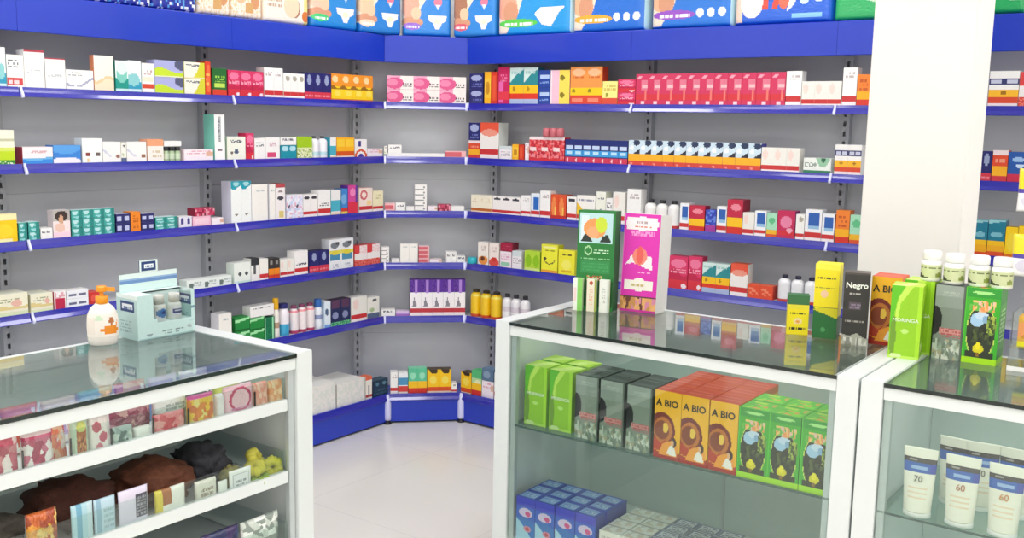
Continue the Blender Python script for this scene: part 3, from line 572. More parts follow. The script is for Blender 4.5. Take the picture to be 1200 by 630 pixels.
def sh_box(w, h, d, key, o):
    L, sd, tp = D[key]
    return link(o.get('name', 'medicine_carton'), carton_mesh(w, h, d, L, sd, tp))

def sh_bottle(w, h, d, key, o):
    """Small round bottle: body with printed label, shoulder, cap."""
    body, cap, lab = o['cols']; r = w / 2 * .94; capf = o.get('capf', .18); cr = o.get('capr', .55)
    e = thing(o.get('name', 'medicine_bottle'), None, None); e.location = (0, 0, 0)
    hs = h * (1 - capf)
    bm = bmesh.new(); cl = bm.loops.layers.float_color.new('ink'); n = 18
    prof = [(r * .9, 0), (r, h * .02)] + [(r, h * .02 + (hs * .84 - h * .02) * k / 8) for k in range(1, 9)] + [(r * .85, hs * .92), (r * cr * .9, hs)]
    lathe(bm, prof, n, 1, 1, 0, r)
    for f in bm.faces:
        c = f.calc_center_median(); v = c.z / hs; col = body
        for (v0, v1, cc) in lab:
            if v0 <= v < v1: col = cc
        for l in f.loops: l[cl] = lin(col)
        f.smooth = len(f.verts) == 4
    finish('bottle_body', bm, FILM, e)
    bm = bmesh.new(); lathe(bm, [(r * cr, hs - .0005), (r * cr, h * .985), (r * cr * .9, h)], n, 1, 1, 0, r)
    finish('cap', bm, mat('cap_' + cap, cap, .35), e)
    return e

def sh_round(w, h, d, key, o):
    r = w / 2; c = o['cols'][0]
    return lo(o['name'], [(r * .9, 0), (r, h * .1), (r, h * .75), (r * .8, h)], mat('round_' + c, c, .35), None)

SHAPES = {'box': sh_box, 'bottle': sh_bottle, 'round': sh_round}
def bo(**k): k['shape'] = 'bottle'; return k

row('L', 1, [
 (-30, -2, 52, 'skywave', 'white carton with pale blue foot'), (-1, 8, 55, 'skywave', 'narrow pale blue tinted carton', dict(d=.08)), (9, 29, 64, 'whitelab', 'white carton with red name panel'),
 (29.5, 53, 58, 'redtop', 'tall white carton with dark red lid'), (54, 77.5, 68, 'redtop', 'shorter white carton with dark red lid'),
 (78, 110, 82, 'swoosh', 'low white carton with grey swoosh'), (111, 134, 65, 'peach', 'cream carton with peach wave', dict(d=.03)),
 (136, 151, 71, 'tealwave', 'white carton fading to deep teal'), (151, 166, 71, 'skywave', 'white carton fading to sky blue'), (167, 181.5, 74, 'wred', 'white carton with orange-red stripe'),
 (182, 215.5, 71, 'periw', 'periwinkle carton with lime wave', dict(k=2)), (216.5, 240.5, 73, 'whiteyel', 'white carton with yellow edge', dict(k=2)),
 (241, 247.5, 72, 'redside', 'narrow orange-red carton'), (249.5, 266, 80, 'darkgreen', 'dark green and red carton'),
 (267.5, 309, 83, 'crimson', 'crimson-pink carton', dict(n=3)), (310, 332, 79.5, 'wtall', 'tall white red-banded carton', dict(n=2)),
 (332.5, 357, 86, 'wshort', 'small white red-banded carton', dict(n=3)), (357.5, 388, 85.5, 'navyred', 'navy and red carton', dict(n=3)), (388.5, 437, 87.5, 'yelorange', 'yellow and orange carton', dict(n=4)),
])
row('C', 1, [(453.5, 546, 89.5, 'pinkcirc', 'pink and white carton', dict(n=3, k=2, d=.04))])
row('R', 1, [
 (550, 566, 86, 'navyw', 'navy carton with white emblem', dict(k=2)), (567.5, 575, 84, 'yellowband', 'narrow yellow carton'), (575.3, 583, 84, 'redfront', 'narrow orange-red carton'),
 (583.5, 596.5, 78.5, 'magenta', 'tall magenta carton'), (597, 630, 79, 'tealyel', 'teal yellow-banded carton', dict(n=2)), (630.5, 644, 82, 'bluetext', 'royal blue carton', dict(k=2)),
 (644.5, 667, 82, 'pinkyel', 'half pink half yellow carton'), (668, 705, 78, 'orangeyel', 'orange yellow-banded carton', dict(n=2)), (705.5, 723, 95, 'smallyel', 'small pale yellow carton'),
 (723.5, 744, 93, 'crimson', 'crimson carton', dict(k=2)), (744.5, 919.5, 85.5, 'crimson2', 'crimson pink-panel carton', dict(n=11)), (920, 938, 83, 'wtall', 'tall white red-banded carton'),
 (938.5, 985, 95, 'creamrx', 'short pale red-banded carton', dict(n=3)), (986, 1002.5, 79, 'wtall', 'tallest white red-banded carton'), (1003, 1018, 87, 'orangebox', 'orange and yellow carton'),
 (1157, 1192, 83, 'wnavy', 'white carton, navy and yellow bands'), (1192.5, 1212, 84, 'redwhite', 'red and white carton'),
])
row('L', 2, [
 (-14, 18, 152, 'creamlime', 'cream and lime carton'), (27, 62.5, 172, 'bluewave', 'low white carton with blue wave'), (63, 95, 170, 'bluearc', 'low bright blue arc carton'),
 (97, 120.5, 162, 'dots', 'white carton with two brown dots'), (121, 142, 166, 'wcurve', 'white carton with faint curve'), (149, 172, 166, 'wcurve', 'white curve carton beside peach box'), (142.5, 148.5, 167, 'creamgrey', 'sliver of a grey-footed carton'),
 (173, 192, 163, 'peachtop', 'white carton with peach top'), (193, 213.5, 172, '', 'small dark-capped green jar', bo(n=3, cols=('a9c09a', '2a2c2e', [(.2, .7, 'cfe0c4')]), capf=.25, capr=.9, name='medicine_jar')),
 (193, 213, 165, 'plain', 'flat white carton on green jars', dict(yb=171.2, d=.04)),
 (216, 250, 175, 'lowpink', 'low white and pink carton'), (252, 264, 134, 'talltube', 'tall white carton with teal side', dict(d=.075)), (266.5, 288, 160, 'creamdots', 'cream carton with dark dot'),
 (288.5, 298, 156, 'crimson', 'crimson carton'), (298.5, 311, 162, 'plain', 'plain white carton'), (311.5, 328, 161, 'pinkbottom', 'white carton with magenta foot'),
 (329, 347.5, 170, 'tealcirc', 'teal carton with white circles'), (329, 347.5, 161, 'plain', 'white carton on the teal one', dict(yb=169.7)),
 (348.5, 366, 160, 'limebox', 'lime green topped carton'), (367, 386.5, 159.5, '', 'white bottle with dark cap', bo(n=2, cols=('f4f4fa', '34343c', [(.15, .35, 'bfe0e8')]), capf=.1, capr=.4)),
 (387, 394, 161, 'tealbot', 'narrow white and teal carton'), (394.5, 415, 161, 'orangey', 'yellow-orange carton', dict(n=2)), (416, 430, 163, 'redwave', 'white carton with red arc'), (430.5, 448, 174, 'lowpink', 'low pinkish carton'),
])
row('C', 2, [(450, 453, 171, 'creamgrey', 'sliver of a tan carton'), (454, 521, 179.5, 'plain', 'long flat white carton'), (455, 470.5, 169.5, 'plain', 'white carton on the flat one', dict(yb=179.2)), (522, 546, 177, 'pinkthin', 'flat pink and white carton')])
row('R', 2, [
 (549, 562, 164.5, 'navyorange', 'yellow and red carton'), (549, 562, 143.5, 'navyw', 'navy carton on yellow one', dict(yb=164.2)), (562.5, 584, 143.5, 'orangewhite', 'orange-topped white carton', dict(d=.08)),
 (585, 599.5, 171, 'greentop', 'pale mint carton'), (600, 607.5, 169, 'yellowband', 'narrow yellow carton'), (608, 614, 170, 'redfront', 'narrow orange-red carton'), (615, 619.5, 167, 'lowpink', 'narrow pinkish carton'),
 (620, 661, 160.5, 'redpack', 'red speckled carton', dict(n=3)), (636, 660, 150, '', 'small pink pot on red cartons', dict(shape='round', n=3, yb=160.3, cols=('c86a74',), name='medicine_pot', cat='pot')),
 (662, 735, 164, 'navysky', 'navy and sky-blue carton', dict(n=7)), (736, 891, 166, 'skytri', 'pale blue yellow-banded carton', dict(n=11)),
 (891.5, 936, 173, 'creamrx', 'cream red-banded carton', dict(n=3)), (941, 973, 185, 'greenlow', 'low white and green carton'), (977, 1008, 169.5, 'wnavy', 'white carton, navy and orange bands', dict(n=2)),
 (1148, 1160.5, 177, 'navyred', 'navy and red carton'), (1161, 1179, 176, 'navyorange', 'red and orange carton'), (1179.5, 1203, 178, 'blueband', 'royal blue red-footed carton'),
])
row('L', 3, [
 (-12, 21, 251, 'yellowcream', 'yellow and cream carton'), (22.5, 32.5, 261, 'tealw', 'small teal carton', dict(k=2)), (34, 47, 260, 'tealw', 'squat teal and white carton', dict(k=2)), (48, 62, 267, 'plain', 'low plain white carton'),
 (63, 83, 246, 'lady', 'white carton picturing dark hair', dict(d=.04)), (84.5, 135, 245, 'tealw', 'stacked teal carton', dict(n=4, k=3, d=.04)),
 (136.5, 153, 250.5, 'navytwo', 'navy two-window carton', dict(k=2)), (154, 165, 248, 'orange', 'upright orange carton'), (166, 181, 250, 'navytwo', 'navy carton by orange one', dict(k=2)),
 (182.5, 208.5, 254, 'tealw', 'teal and mint carton', dict(n=2, k=2)), (210, 225, 253.5, 'purpw', 'white purple-dotted carton', dict(n=2)), (226, 247, 253, 'pinklow', 'pale pink carton'),
 (229, 252, 243.5, 'crimlow', 'dark crimson carton on pink', dict(yb=252.6)), (248, 262, 255, 'lowpink', 'low white carton'),
 (271.5, 295, 212, 'tallteal', 'tall teal-topped white carton', dict(n=2, d=.07)), (295.5, 314, 216, 'tallwhite', 'tall blank white carton'), (316, 323, 216, 'tallwhite', 'narrow tall white carton'),
 (323.5, 334.5, 215, 'photodots', 'tall white carton, red top edge'), (336, 355, 228, 'lavend', 'pale lavender carton', dict(n=2)), (355.5, 372.5, 227.5, 'wdark', 'white red-banded dark-print carton', dict(n=2)),
 (373, 387.5, 222.5, 'wnavytxt', 'white carton with navy print'), (388, 399.5, 222.5, 'tealbot', 'white carton with teal lower half'), (400, 407.5, 221, 'bluebox', 'narrow blue carton'), (408, 419, 217, 'magbot', 'magenta and red carton'),
 (421, 436.5, 220, 'pinkring', 'cream carton with pink ring'), (437, 449, 223.5, 'cream', 'pale yellow carton'),
])
row('C', 3, [
 (451, 463, 238, 'pinkthin', 'small pink-red carton'), (463.5, 475, 237.5, 'plain', 'small white carton by pink'), (476, 485.5, 242, 'plain', 'flat white carton'), (486, 500, 216.5, 'thinstack', 'flat white carton', dict(k=5)),
 (501, 512.5, 241.5, 'lowpink', 'flat pinkish white carton'), (513.5, 528, 239.5, 'crimlow', 'low crimson carton'), (528.5, 544, 241.5, 'plain', 'flat white carton near edge'),
])
row('R', 3, [
 (552, 576, 228.5, 'creamband', 'cream brown-banded carton', dict(n=3)), (577, 609.5, 230.5, 'wdark', 'white carton with dark mark', dict(n=3)), (610, 621.5, 229, 'wtall', 'white red-banded carton'),
 (622, 632, 226.5, 'bluecentre', 'white carton with blue centre'), (632.5, 644.5, 223.5, 'wtall', 'taller white red-banded carton'), (645, 663, 228, 'fire', 'orange flame-patterned carton', dict(n=2)),
 (664, 675, 230.5, 'wdark', 'white dark-marked carton'), (675.5, 697, 229, 'yelcorner', 'white carton, yellow corner'), (698, 709, 224.5, 'creamdots', 'pale green-grey carton'), (709.5, 717, 232, 'plain', 'small white carton'),
 (717.5, 731.5, 225, 'creamrx', 'cream red-banded carton'), (734, 750, 221.5, 'wtall', 'tall blank white carton'), (752, 793, 234.5, '', 'white bottle with dark cap', bo(n=3, cols=('f3f2f0', '2c2c32', [(.0, .16, 'cf3437')]), capf=.12, capr=.5)),
 (796, 806.5, 238, 'bluesq', 'white carton with blue square'), (807, 825, 241, 'crimyel', 'crimson and yellow carton'), (826, 838, 246, 'bluepurp', 'blue-violet carton'), (839, 850.5, 241.5, 'bluesq', 'narrow carton with blue square'),
 (851, 869, 234, 'crimyel', 'tall crimson and yellow carton', dict(d=.08)), (869.5, 883, 249, 'creamrx', 'small white red-banded carton'), (883.5, 897, 247, 'bluesq', 'carton with blue square panel'), (897.5, 909.5, 250, 'mintgo', 'mint and orange carton'),
 (910, 930.5, 247, 'crimpink', 'crimson and pink carton'), (931.5, 941.5, 251, 'wshort', 'small white carton by crimson'), (942, 961.5, 245.5, 'bluesq', 'wide carton with blue square'), (962, 976.5, 250.5, 'bluesq', 'shorter blue-square carton'),
 (978, 994, 246.5, 'orangebox', 'bright orange carton'), (994.5, 1010, 252, 'mintgo', 'mint green and orange carton'),
 (1138, 1155, 258, 'tealblue', 'teal and yellow carton'), (1155.5, 1175.5, 258, 'tealblue', 'wider teal and yellow carton'), (1176, 1190.5, 266, 'yellow', 'yellow carton'), (1191, 1208, 265, 'yellow', 'yellow carton at frame edge'),
])
row('L', 4, [
 (-20, 33.5, 345, 'creampack', 'long cream and green carton', dict(d=.09)), (36.5, 62.5, 343.5, 'creampack', 'cream carton with green print', dict(d=.09)), (64, 78, 341, 'wcrim', 'white carton with crimson panel'),
 (78.5, 104, 339.5, 'wbluetext', 'white carton, grey-blue print', dict(k=2)), (104.5, 118, 342, 'red', 'red carton behind pump bottle'), (219, 271.5, 325.5, 'blister', 'low greenish white carton', dict(n=3)),
 (274.5, 294, 307.5, 'greenwhite', 'greenish white carton'), (294.5, 304, 302.5, 'blacktop', 'white carton with black top'), (304.5, 314.5, 303, 'wredlow', 'small white red-footed carton'),
 (315, 328, 302.5, 'blackorange', 'black and orange carton', dict(n=2)), (328.5, 345, 303.5, 'creamrx', 'cream red-footed carton', dict(n=2)), (345.5, 361, 293.5, 'wnavytxt', 'taller cream red-footed carton'),
 (362.5, 385.5, 293.5, 'navyred', 'navy and crimson carton', dict(n=2)), (386, 414, 279.5, 'patt', 'white blue-yellow patterned carton', dict(n=2)), (415.5, 445, 286.5, 'redwhite', 'red and white carton', dict(n=2)),
])
row('C', 4, [
 (447, 456, 289.5, 'thinstack', 'thin white carton', dict(k=4)), (459, 468.5, 303.5, 'plain', 'flat white carton'), (469, 489.5, 285.5, 'tallwhite', 'upright white carton', dict(n=2)), (490.5, 503, 288.5, 'pinkthin', 'thin pink and red carton', dict(k=4)),
 (503.5, 518, 304, 'lowpink', 'flat pinkish carton'), (523, 535, 295, 'plain', 'small white carton', dict(n=2)), (535.5, 545, 300, 'plain', 'low white carton near edge'),
])
row('R', 4, [
 (549, 558, 301, '', 'small turquoise pot', dict(shape='round', cols=('2ab4c4',), name='medicine_pot', cat='pot')), (560, 572, 283.5, 'flower', 'white carton with orange flower'), (573, 584.5, 285, 'flower2', 'white carton with red flower'),
 (586, 599, 294.5, 'pinkgreen', 'white, pink and green carton'), (586, 600, 284.5, 'darkcrim', 'dark crimson carton on top', dict(yb=294.2)), (600, 611, 294, 'greentop', 'pale grey-green carton'),
 (614.5, 632.5, 294, 'lime', 'lime green carton', dict(n=2)), (634, 653, 286.5, 'smile', 'yellow carton with curved smile'), (654, 673, 293, 'smile2', 'plain yellow carton'),
 (783, 805, 300, 'crimson', 'crimson carton beside pink display'), (805.5, 821.5, 300.5, 'crimson', 'crimson carton'), (822, 854, 308.5, 'tealyel', 'teal yellow-banded carton', dict(n=2)), (855, 875, 309, 'orangewhite', 'orange-topped white carton'),
 (875.5, 905, 334, 'redor', 'low orange-red carton', dict(n=2)), (908, 955, 324, '', 'white bottle with dark cap', bo(n=3, cols=('f2f3f6', '2a2c44', [(.0, .14, 'd8483c')]), capf=.12, capr=.45)),
])
row('L', 5, [
 (257.5, 272, 367, 'tallwhite', 'tall blank white carton', dict(d=.06)), (276, 293, 371.5, 'greenstripe', 'green carton with pale stripe', dict(k=2)), (293.5, 310, 371, 'greenstripe', 'green striped carton', dict(k=2)),
 (310.5, 322, 371.5, 'greenv', 'dark green upright carton'), (294, 321.5, 357.5, 'plain', 'white carton on green ones', dict(yb=370.4)), (322.5, 330, 349.5, '', 'slim white bottle, yellow cap', bo(cols=('f0ece4', 'f0b81c', [(.3, .5, 'b89a80')]), capf=.28, capr=.8)),
 (331, 342.5, 356, '', 'white and blue bottle', bo(cols=('f2eef6', '2a2a70', [(.0, .42, '3aa8d4')]), capf=.14, capr=.8)), (343.5, 371.5, 356.5, '', 'white and pink bottle', bo(n=3, cols=('f2e8ea', '8a4468', [(.0, .12, 'c04070'), (.8, .96, 'e8909a')]), capf=.1, capr=.6)),
 (372, 380, 350.5, '', 'white bottle with blue cap', bo(cols=('e8eef8', '2f6ab8', [(.4, .6, '8a98c0')]), capf=.25, capr=.85)), (380.5, 387.5, 353, 'skylab', 'narrow pale blue carton'),
 (388, 411, 350.5, 'navycol', 'dark navy maroon-topped carton', dict(n=2)), (411.5, 430, 347.5, 'creamrx', 'cream red-banded carton'), (430.5, 444.5, 348, 'creamgrey', 'cream carton with grey-blue foot'),
])
row('C', 5, [(447, 463, 362.5, 'plain', 'low white carton'), (464, 479.5, 364.5, 'lilac', 'low lilac carton'), (480.5, 545, 327.5, 'purple', 'purple-topped white carton', dict(n=5))])
row('R', 5, [
 (548, 583.5, 341, '', 'yellow bottle with dark cap', bo(n=3, cols=('f8cc14', '3a3020', [(.0, .16, 'e0501c'), (.8, .9, 'f0e060')]), capf=.09, capr=.6)), (585.5, 617, 346, '', 'white bottle with dark cap', bo(n=3, cols=('f0eff2', '2a2a30', [(.4, .6, 'd8d0d8')]), capf=.12, capr=.5)),
])
row('L', 0, [
 (366, 393.5, 450, 'bigcarton', 'large plain white carton', dict(d=.2)), (395, 427.5, 446.5, 'bigcarton', 'large white carton nearer corner', dict(d=.2)), (428.5, 436, 441, 'wredlid', 'small white carton with orange lid', dict(d=.05)), (437, 454.5, 444.5, 'darkteal', 'dark teal carton'),
])
row('C', 0, [
 (457.5, 466, 436, 'wtall', 'white red-banded carton'), (466.5, 478, 436.5, 'blueteal', 'white and blue carton'), (478.5, 500, 431.5, 'mint', 'mint green orange-footed carton', dict(n=2)), (500.5, 528.5, 432.5, 'yelblack', 'yellow carton with dark top', dict(n=2)), (529, 535, 449, 'wshort', 'small white carton'),
])
row('R', 0, [
 (540, 552, 436, 'yelblack', 'yellow carton with dark top'), (552.5, 564, 434, 'greenyel', 'pale green orange-footed carton'), (564.5, 578, 446.5, 'lowpink', 'pinkish white carton'), (564.5, 578, 432, 'greyblue', 'grey-blue carton on pinkish one', dict(yb=446.2)),
 (579, 600, 438, 'wtall', 'white red-banded carton half hidden'),
])

# ------------------------------------------------------------------ nappy packs and bags on the ledge above the fascia
SKIN, SKIN2 = 'efc9a6', 'd99a78'
def nappy(blue, pill, baby, variant=0):
    L = [bg(blue)]
    if variant == 0:
        L += [('p', [(0, 0.2), (.3, .2), (.34, .5), (.5, .75), (.8, 1), (0, 1)], 'f0e0cc'), ('e', .16, .62, .18, .3, baby), ('e', .2, .28, .22, .1, SKIN2), ('e', .28, .45, .1, .12, SKIN),
              ('p', [(.52, .42), (.9, .42), (.88, .31), (.8, .27), (.75, .15), (.67, .15), (.62, .27), (.54, .31)], 'f6f4ee'), ('e', .71, .3, .06, .05, 'f4ecd0'), ('e', .72, .68, .08, .1, 'e87a94'), ('p', [(.67, .62), (.77, .62), (.72, .52)], 'd8e8f8')]
        L += [('e', .2, .2, .17, .07, pill), ('t', .08, .17, .34, .23, 'f8f8f8', 1)]
    else:
        L += [('p', [(0, .05), (.14, .05), (.3, .4), (.34, .6), (.4, 1), (0, 1)], 'f2e2d0'), ('e', .14, .55, .15, .25, baby), ('e', .2, .45, .1, .2, SKIN2),
              ('e', .3, .24, .26, .08, pill), ('t', .12, .2, .5, .28, 'fafafa', 1)]
        if variant == 1: L += [('p', [(.52, .4), (.62, .2), (.74, .15), (.84, .4), (.92, .52), (.6, .52)], 'f6f6f2')]
        else: L += [('e', .62, .26, .045, .08, 'eaf4fc'), ('e', .75, .26, .045, .08, 'eaf4fc'), ('e', .88, .26, .045, .08, 'eaf4fc'), ('r', .6, .62, .8, .68, 'eaf4fc')]
        L += [('r', .97, 0, 1, 1, 'b8e4f8')]
    return L
cream = [bg('f6eedd'), ('s', 0, .0, 1, 1, ('f6eedd', 'f3e3c8', 'f8f2e8', 'eecfa0'), 1, 2), ('e', .3, .5, .2, .22, 'eac09a'), ('e', .75, .4, .14, .2, 'd99a6a'), ('r', .45, .12, .7, .3, 'd8a868'), ('r', .94, 0, 1, 1, 'e0b070')]
cream2 = [bg('f6f0e2'), ('e', .68, .32, .1, .18, 'a8785c'), ('e', .6, .35, .16, .22, 'f0d8b8'), ('t', .1, .3, .4, .7, 'c8a890', 4), ('r', .86, 0, .97, 1, 'f2e08a'), ('e', .9, .18, .08, .1, 'dc7a28'), ('r', .97, 0, 1, 1, '8a4a6a')]
darkb = [bg('1a2a9c'), ('s', 0, .0, 1, .35, ('f0f4fa', '1a2a9c', '1a2a9c', '58a0e0', '1a2a9c'), 1, 4), ('s', 0, .35, 1, 1, ('1a2a9c', '2a4ac0', 'e8eef8'), 1, 5)]
green = [bg('1fae62'), ('p', [(.1, 1), (.3, .5), (.75, .28), (1, .3), (1, .2), (.7, .2), (.2, .4), (0, .9)], 'c8e8c8'), ('e', .4, .5, .1, .1, 'c86a5a'), ('e', .6, .38, .08, .08, 'f4f4f0'), ('e', .75, .3, .06, .06, 'e88a80')]
redb = [bg('1b62d8'), ('p', [(0, .05), (.1, .05), (.1, .6), (.16, 1), (0, 1)], 'f4d8c4'), ('e', .2, .4, .12, .28, 'f4eef2'), ('p', [(.3, .25), (.36, .25), (.38, .55), (.33, .55)], 'e04a3a'), ('p', [(.4, .25), (.46, .25), (.48, .55), (.43, .55)], 'e04a3a'), ('e', .52, .38, .05, .14, 'e86a50'), ('p', [(.55, .2), (.62, .3), (.68, .6), (.6, .6)], 'f6f6fa'), ('e', .72, .4, .05, .1, 'cfe8fa'), ('e', .86, .45, .06, .12, 'cfe8fa'), ('r', .6, .1, .9, .16, '8ac8f4')]
def packline(p, px):
    O, t, rz, wall = PL[p]; n_ = {'L': nL, 'C': nC, 'R': nR}[p]
    Oz = O + n_ * (DH - DS + OFFS - .02) + Vector((0, 0, 2.0305)); return Oz + t * along(Oz, t, px)
def pack(p0, x0, p1, x1, L, lab, hh=.26, dd=.13):
    A, B = packline(p0, x0), packline(p1, x1); w = (B - A).length * 1.025
    ob = link('nappy_pack', pillow_mesh(w, hh, dd, L, 96, 72, back=L[0][5], wrinkle=.02, full=20, waist=.0)); ob.location = (A + B) / 2; ob.rotation_euler = (0, 0, math.atan2((B - A).y, (B - A).x))
    tag(ob, uniq(lab), 'nappy pack', 'soft packs standing on the ledge above the blue fascia')
B1, B2 = '1489d8', '1e78d8'
for a in (
 ('L', 60, 'L', 128, darkb, 'dark blue soft pack on ledge, out of sight above left wall fascia', .2, .12), ('L', 130, 'L', 178, darkb, 'dark blue pack with white specks on ledge, farther from cream packs', .2, .12), ('L', 179, 'L', 231, darkb, 'dark blue speckled pack on ledge, touching the cream packs', .22, .12),
 ('L', 233, 'L', 271, cream, 'cream pack on ledge, beside the dark blue pack', .24, .12), ('L', 271.5, 'L', 308, cream, 'cream pack on ledge, between two other cream packs', .24, .12), ('L', 308.5, 'L', 363, cream2, 'cream pack with yellow edge, beside the first blue nappy pack', .24, .12),
 ('L', 365, 'L', 420, nappy(B1, '3ecf78', 'f0c8b0'), 'blue nappy pack with green pill, beside the cream packs'), ('L', 421, 'C', 471, nappy('1a80d4', 'f2d8c0', 'eec8a4'), 'blue nappy pack with cream pill, at left end of corner fascia'),
 ('C', 472, 'C', 528.5, nappy('1a86dc', '9a6ad8', 'e8a890'), 'blue nappy pack with violet pill, standing above corner unit'), ('C', 530, 'R', 581, nappy('1a86dc', 'e0566a', 'b0785c'), 'blue nappy pack with red pill, over right end of corner fascia'),
 ('R', 582, 'R', 668, nappy('149ae2', '58cf4a', 'f0a88c', 1), 'wide blue nappy pack with green pill and white nappy print'), ('R', 670, 'R', 755, nappy('1670d8', 'f0b030', 'f0b890', 2), 'blue nappy pack with orange pill and three white circles'),
 ('R', 762, 'R', 856, nappy('1a78dc', '9a50c8', 'f0b890', 2), 'blue nappy pack with purple pill and three white circles'), ('R', 859, 'R', 974, redb, 'long blue pack with red and white lettering on ledge'),
 ('R', 976, 'R', 1070, green, 'green soft pack on ledge, cut off by the pillar'), ('R', 1140, 'R', 1200, green, 'green soft pack on ledge beyond the pillar')): pack(*a)

# ------------------------------------------------------------------ display counters
HC = .95
def counter(label, loc, rz, Wd, dep, drawers=False):
    c = thing('display_counter', label, 'counter', loc, rz)
    ep = .06
    for x in (0, Wd - ep):
        e = boxo('end_panel', (x + .001, 0, 0, x + ep - .001, dep, HC + .001), WHITEL, c, .0015)
        xi = x + ep if x == 0 else x - .004
        boxo('edge_trim', (xi, .002, HC - .008, xi + .004, dep - .002, HC + .002), ALU, e, 0)
    boxo('front_rail', (ep, .003, .905, Wd - ep, .03, HC - .0115), WHITEL, c, .001)
    boxo('back_rail', (ep, dep - .022, .90, Wd - ep, dep, HC + .0004), WHITEL, c, .001)
    boxo('back_panel', (ep, dep - .018, .1, Wd - ep, dep - .008, .90), BACKP, c, 0)
    boxo('panel_joint', (Wd / 2 - .006, dep - .022, .1, Wd / 2 + .006, dep - .018, .90), ALU, c, 0)
    g = boxo('glass_top', (ep + .004, 0.001, HC - .008, Wd - ep - .004, dep - .0225, HC), GTOP, c, 0)
    boxo('glass_edge', (ep, -.0015, HC - .0105, Wd - ep, .0008, HC - .0005), mat('dark_edge', '1d2826', .2), g, 0)
    boxo('base_panel', (ep, .03, 0, Wd - ep, dep - .02, .2), WHITEL, c, 0)
    for x in (ep, Wd - ep - .022):
        boxo('side_channel', (x + .001, .012, .2, x + .021, .03, .905), ALU, c, .001)
    if not drawers:
        boxo('glass_front', (ep + .002, .004, .2, Wd - ep - .002, .009, .905), GFRONT, c, 0)
        s = boxo('glass_shelf', (ep + .002, .012, .596, Wd - ep - .002, dep - .06, .602), GSHELF, c, 0)
        boxo('glass_edge', (ep + .022, .0104, .596, Wd - ep - .022, .012, .602), GEDGE, s, 0)
        for x in (ep, Wd - ep - .016): boxo('shelf_bracket', (x, .05, .586, x + .016, dep - .07, .595), ALU, c, .001)
    else:
        x0, x1 = ep + .024, Wd - ep - .024
        for k, z in enumerate((.788, .578, .368)):
            bm = bmesh.new(); box(bm, x0, .03, z, x1, dep - .04, z + .006)
            d = finish('drawer', bm, WHITEL, c)
            boxo('drawer_front', (x0, .012, z, x1, .03, z + .034), WHITEL, d, .0015)
            boxo('drawer_glass', (x0 + .002, .018, z + .0345, x1 - .002, .021, z + .095), GFRONT, d, 0)
            boxo('drawer_side', (x1 - .008, .031, z + .0065, x1, dep - .04, z + .09), FILMC, d, 0)
            boxo('drawer_side', (x0, .031, z + .0065, x0 + .008, dep - .04, z + .09), FILMC, d, 0)
    return c
DC = .56
counter('white framed glass display counter with drawers of packets, under the pump bottle', (1.789, -2.4618 - 1.5, 0), PI / 2, 1.5, .561, True)
counter('white framed glass display counter holding the green and pink displays', (1.907, -1.758, 0), 0, 1.208, DC)
counter('white framed glass display counter with sunscreen tubes, partly out of frame', (3.119, -1.758, 0), 0, 1.208, DC)

# ------------------------------------------------------------------ foreground cartons (one mesh each, lettering as a part)
GT = .9502
TXW, TXD, TXO = mat('ink_white', 'f4f6ec', .5), mat('ink_dark', '2a2418', .5), mat('ink_orange', 'e88a3a', .5)
def fcart(name, w, h, d, L, side, top, label, cat='box', loc=(0, 0, 0), rz=0, group=None, sl=None, tl=None, res=.0028):
    o = link(name, carton_mesh(w, h, d, L, side, top, side_layers=sl, top_layers=tl, res=res)); o.location = loc; o.rotation_euler = (0, 0, rz)
    return tag(o, label, cat, group)

LM = [bg('93cc1e'), ('p', [(0, 1), (.45, 1), (.2, .8), (.1, .5), (0, .4)], '5fbf1a'), ('p', [(.45, 1), (.7, 1), (.3, .75), (.25, .5), (.15, .6), (.25, .85)], 'c4ea5a'), ('r', .86, .0, 1, 1, 'a8de2a'),
      ('e', .5, .38, .12, .03, 'bfe87a'), ('e', .12, .3, .1, .28, '6f9a2a'), ('r', 0, 0, 1, .04, 'b8e45a'), ('e', .25, .04, .2, .03, 'd0e8a0')]
LMS = [bg('84bc1c'), ('p', [(0, 1), (1, 1), (1, .8), (0, .6)], 'a4d82a'), ('r', .2, .1, .8, .2, 'c8e890')]
LMT = [bg('b4e03a'), ('p', [(0, 0), (.5, 0), (1, 1), (.5, 1)], 'd4f07a')]
def lime(label, x, y, z, rz=0, group=None, w=.088, h=.202):
    o = fcart('herbal_tea_carton', w, h, .082, LM, '84bc1c', 'b4e03a', label, 'box', (x, y, z), rz, group, LMS, LMT)
    letters('MORINGA', .0145, o, 0, h * .53, TXW, sx=1.05); return o
GRY = [bg('7e8a7e'), ('r', 0, .7, 1, 1, '8c988e'), ('r', 0, .85, 1, 1, '98a29a'), ('t', .25, .86, .8, .93, 'aab4aa', 2), ('e', -.02, .52, .3, .2, '0e1012'), ('r', .2, .34, 1, .42, 'cf8f8a'), ('t', .25, .30, .95, .44, 'b05a5a', 4),
       ('v', 0, 0, 1, .28, ('94a692', 'b8c4b4', '6e7e6c', 'a8a284', '7e8a7e', 'd0d6c8'), 60), ('r', .93, 0, 1, 1, '59645a')]
GRT = [bg('3c4642'), ('r', .1, .2, .9, .5, '586460')]
def grey(label, x, y, z, rz=0, group=None):
    return fcart('supplement_carton', .086, .205, .082, GRY, '3a423e', '3c4642', label, 'box', (x, y, z), rz, group, None, GRT)
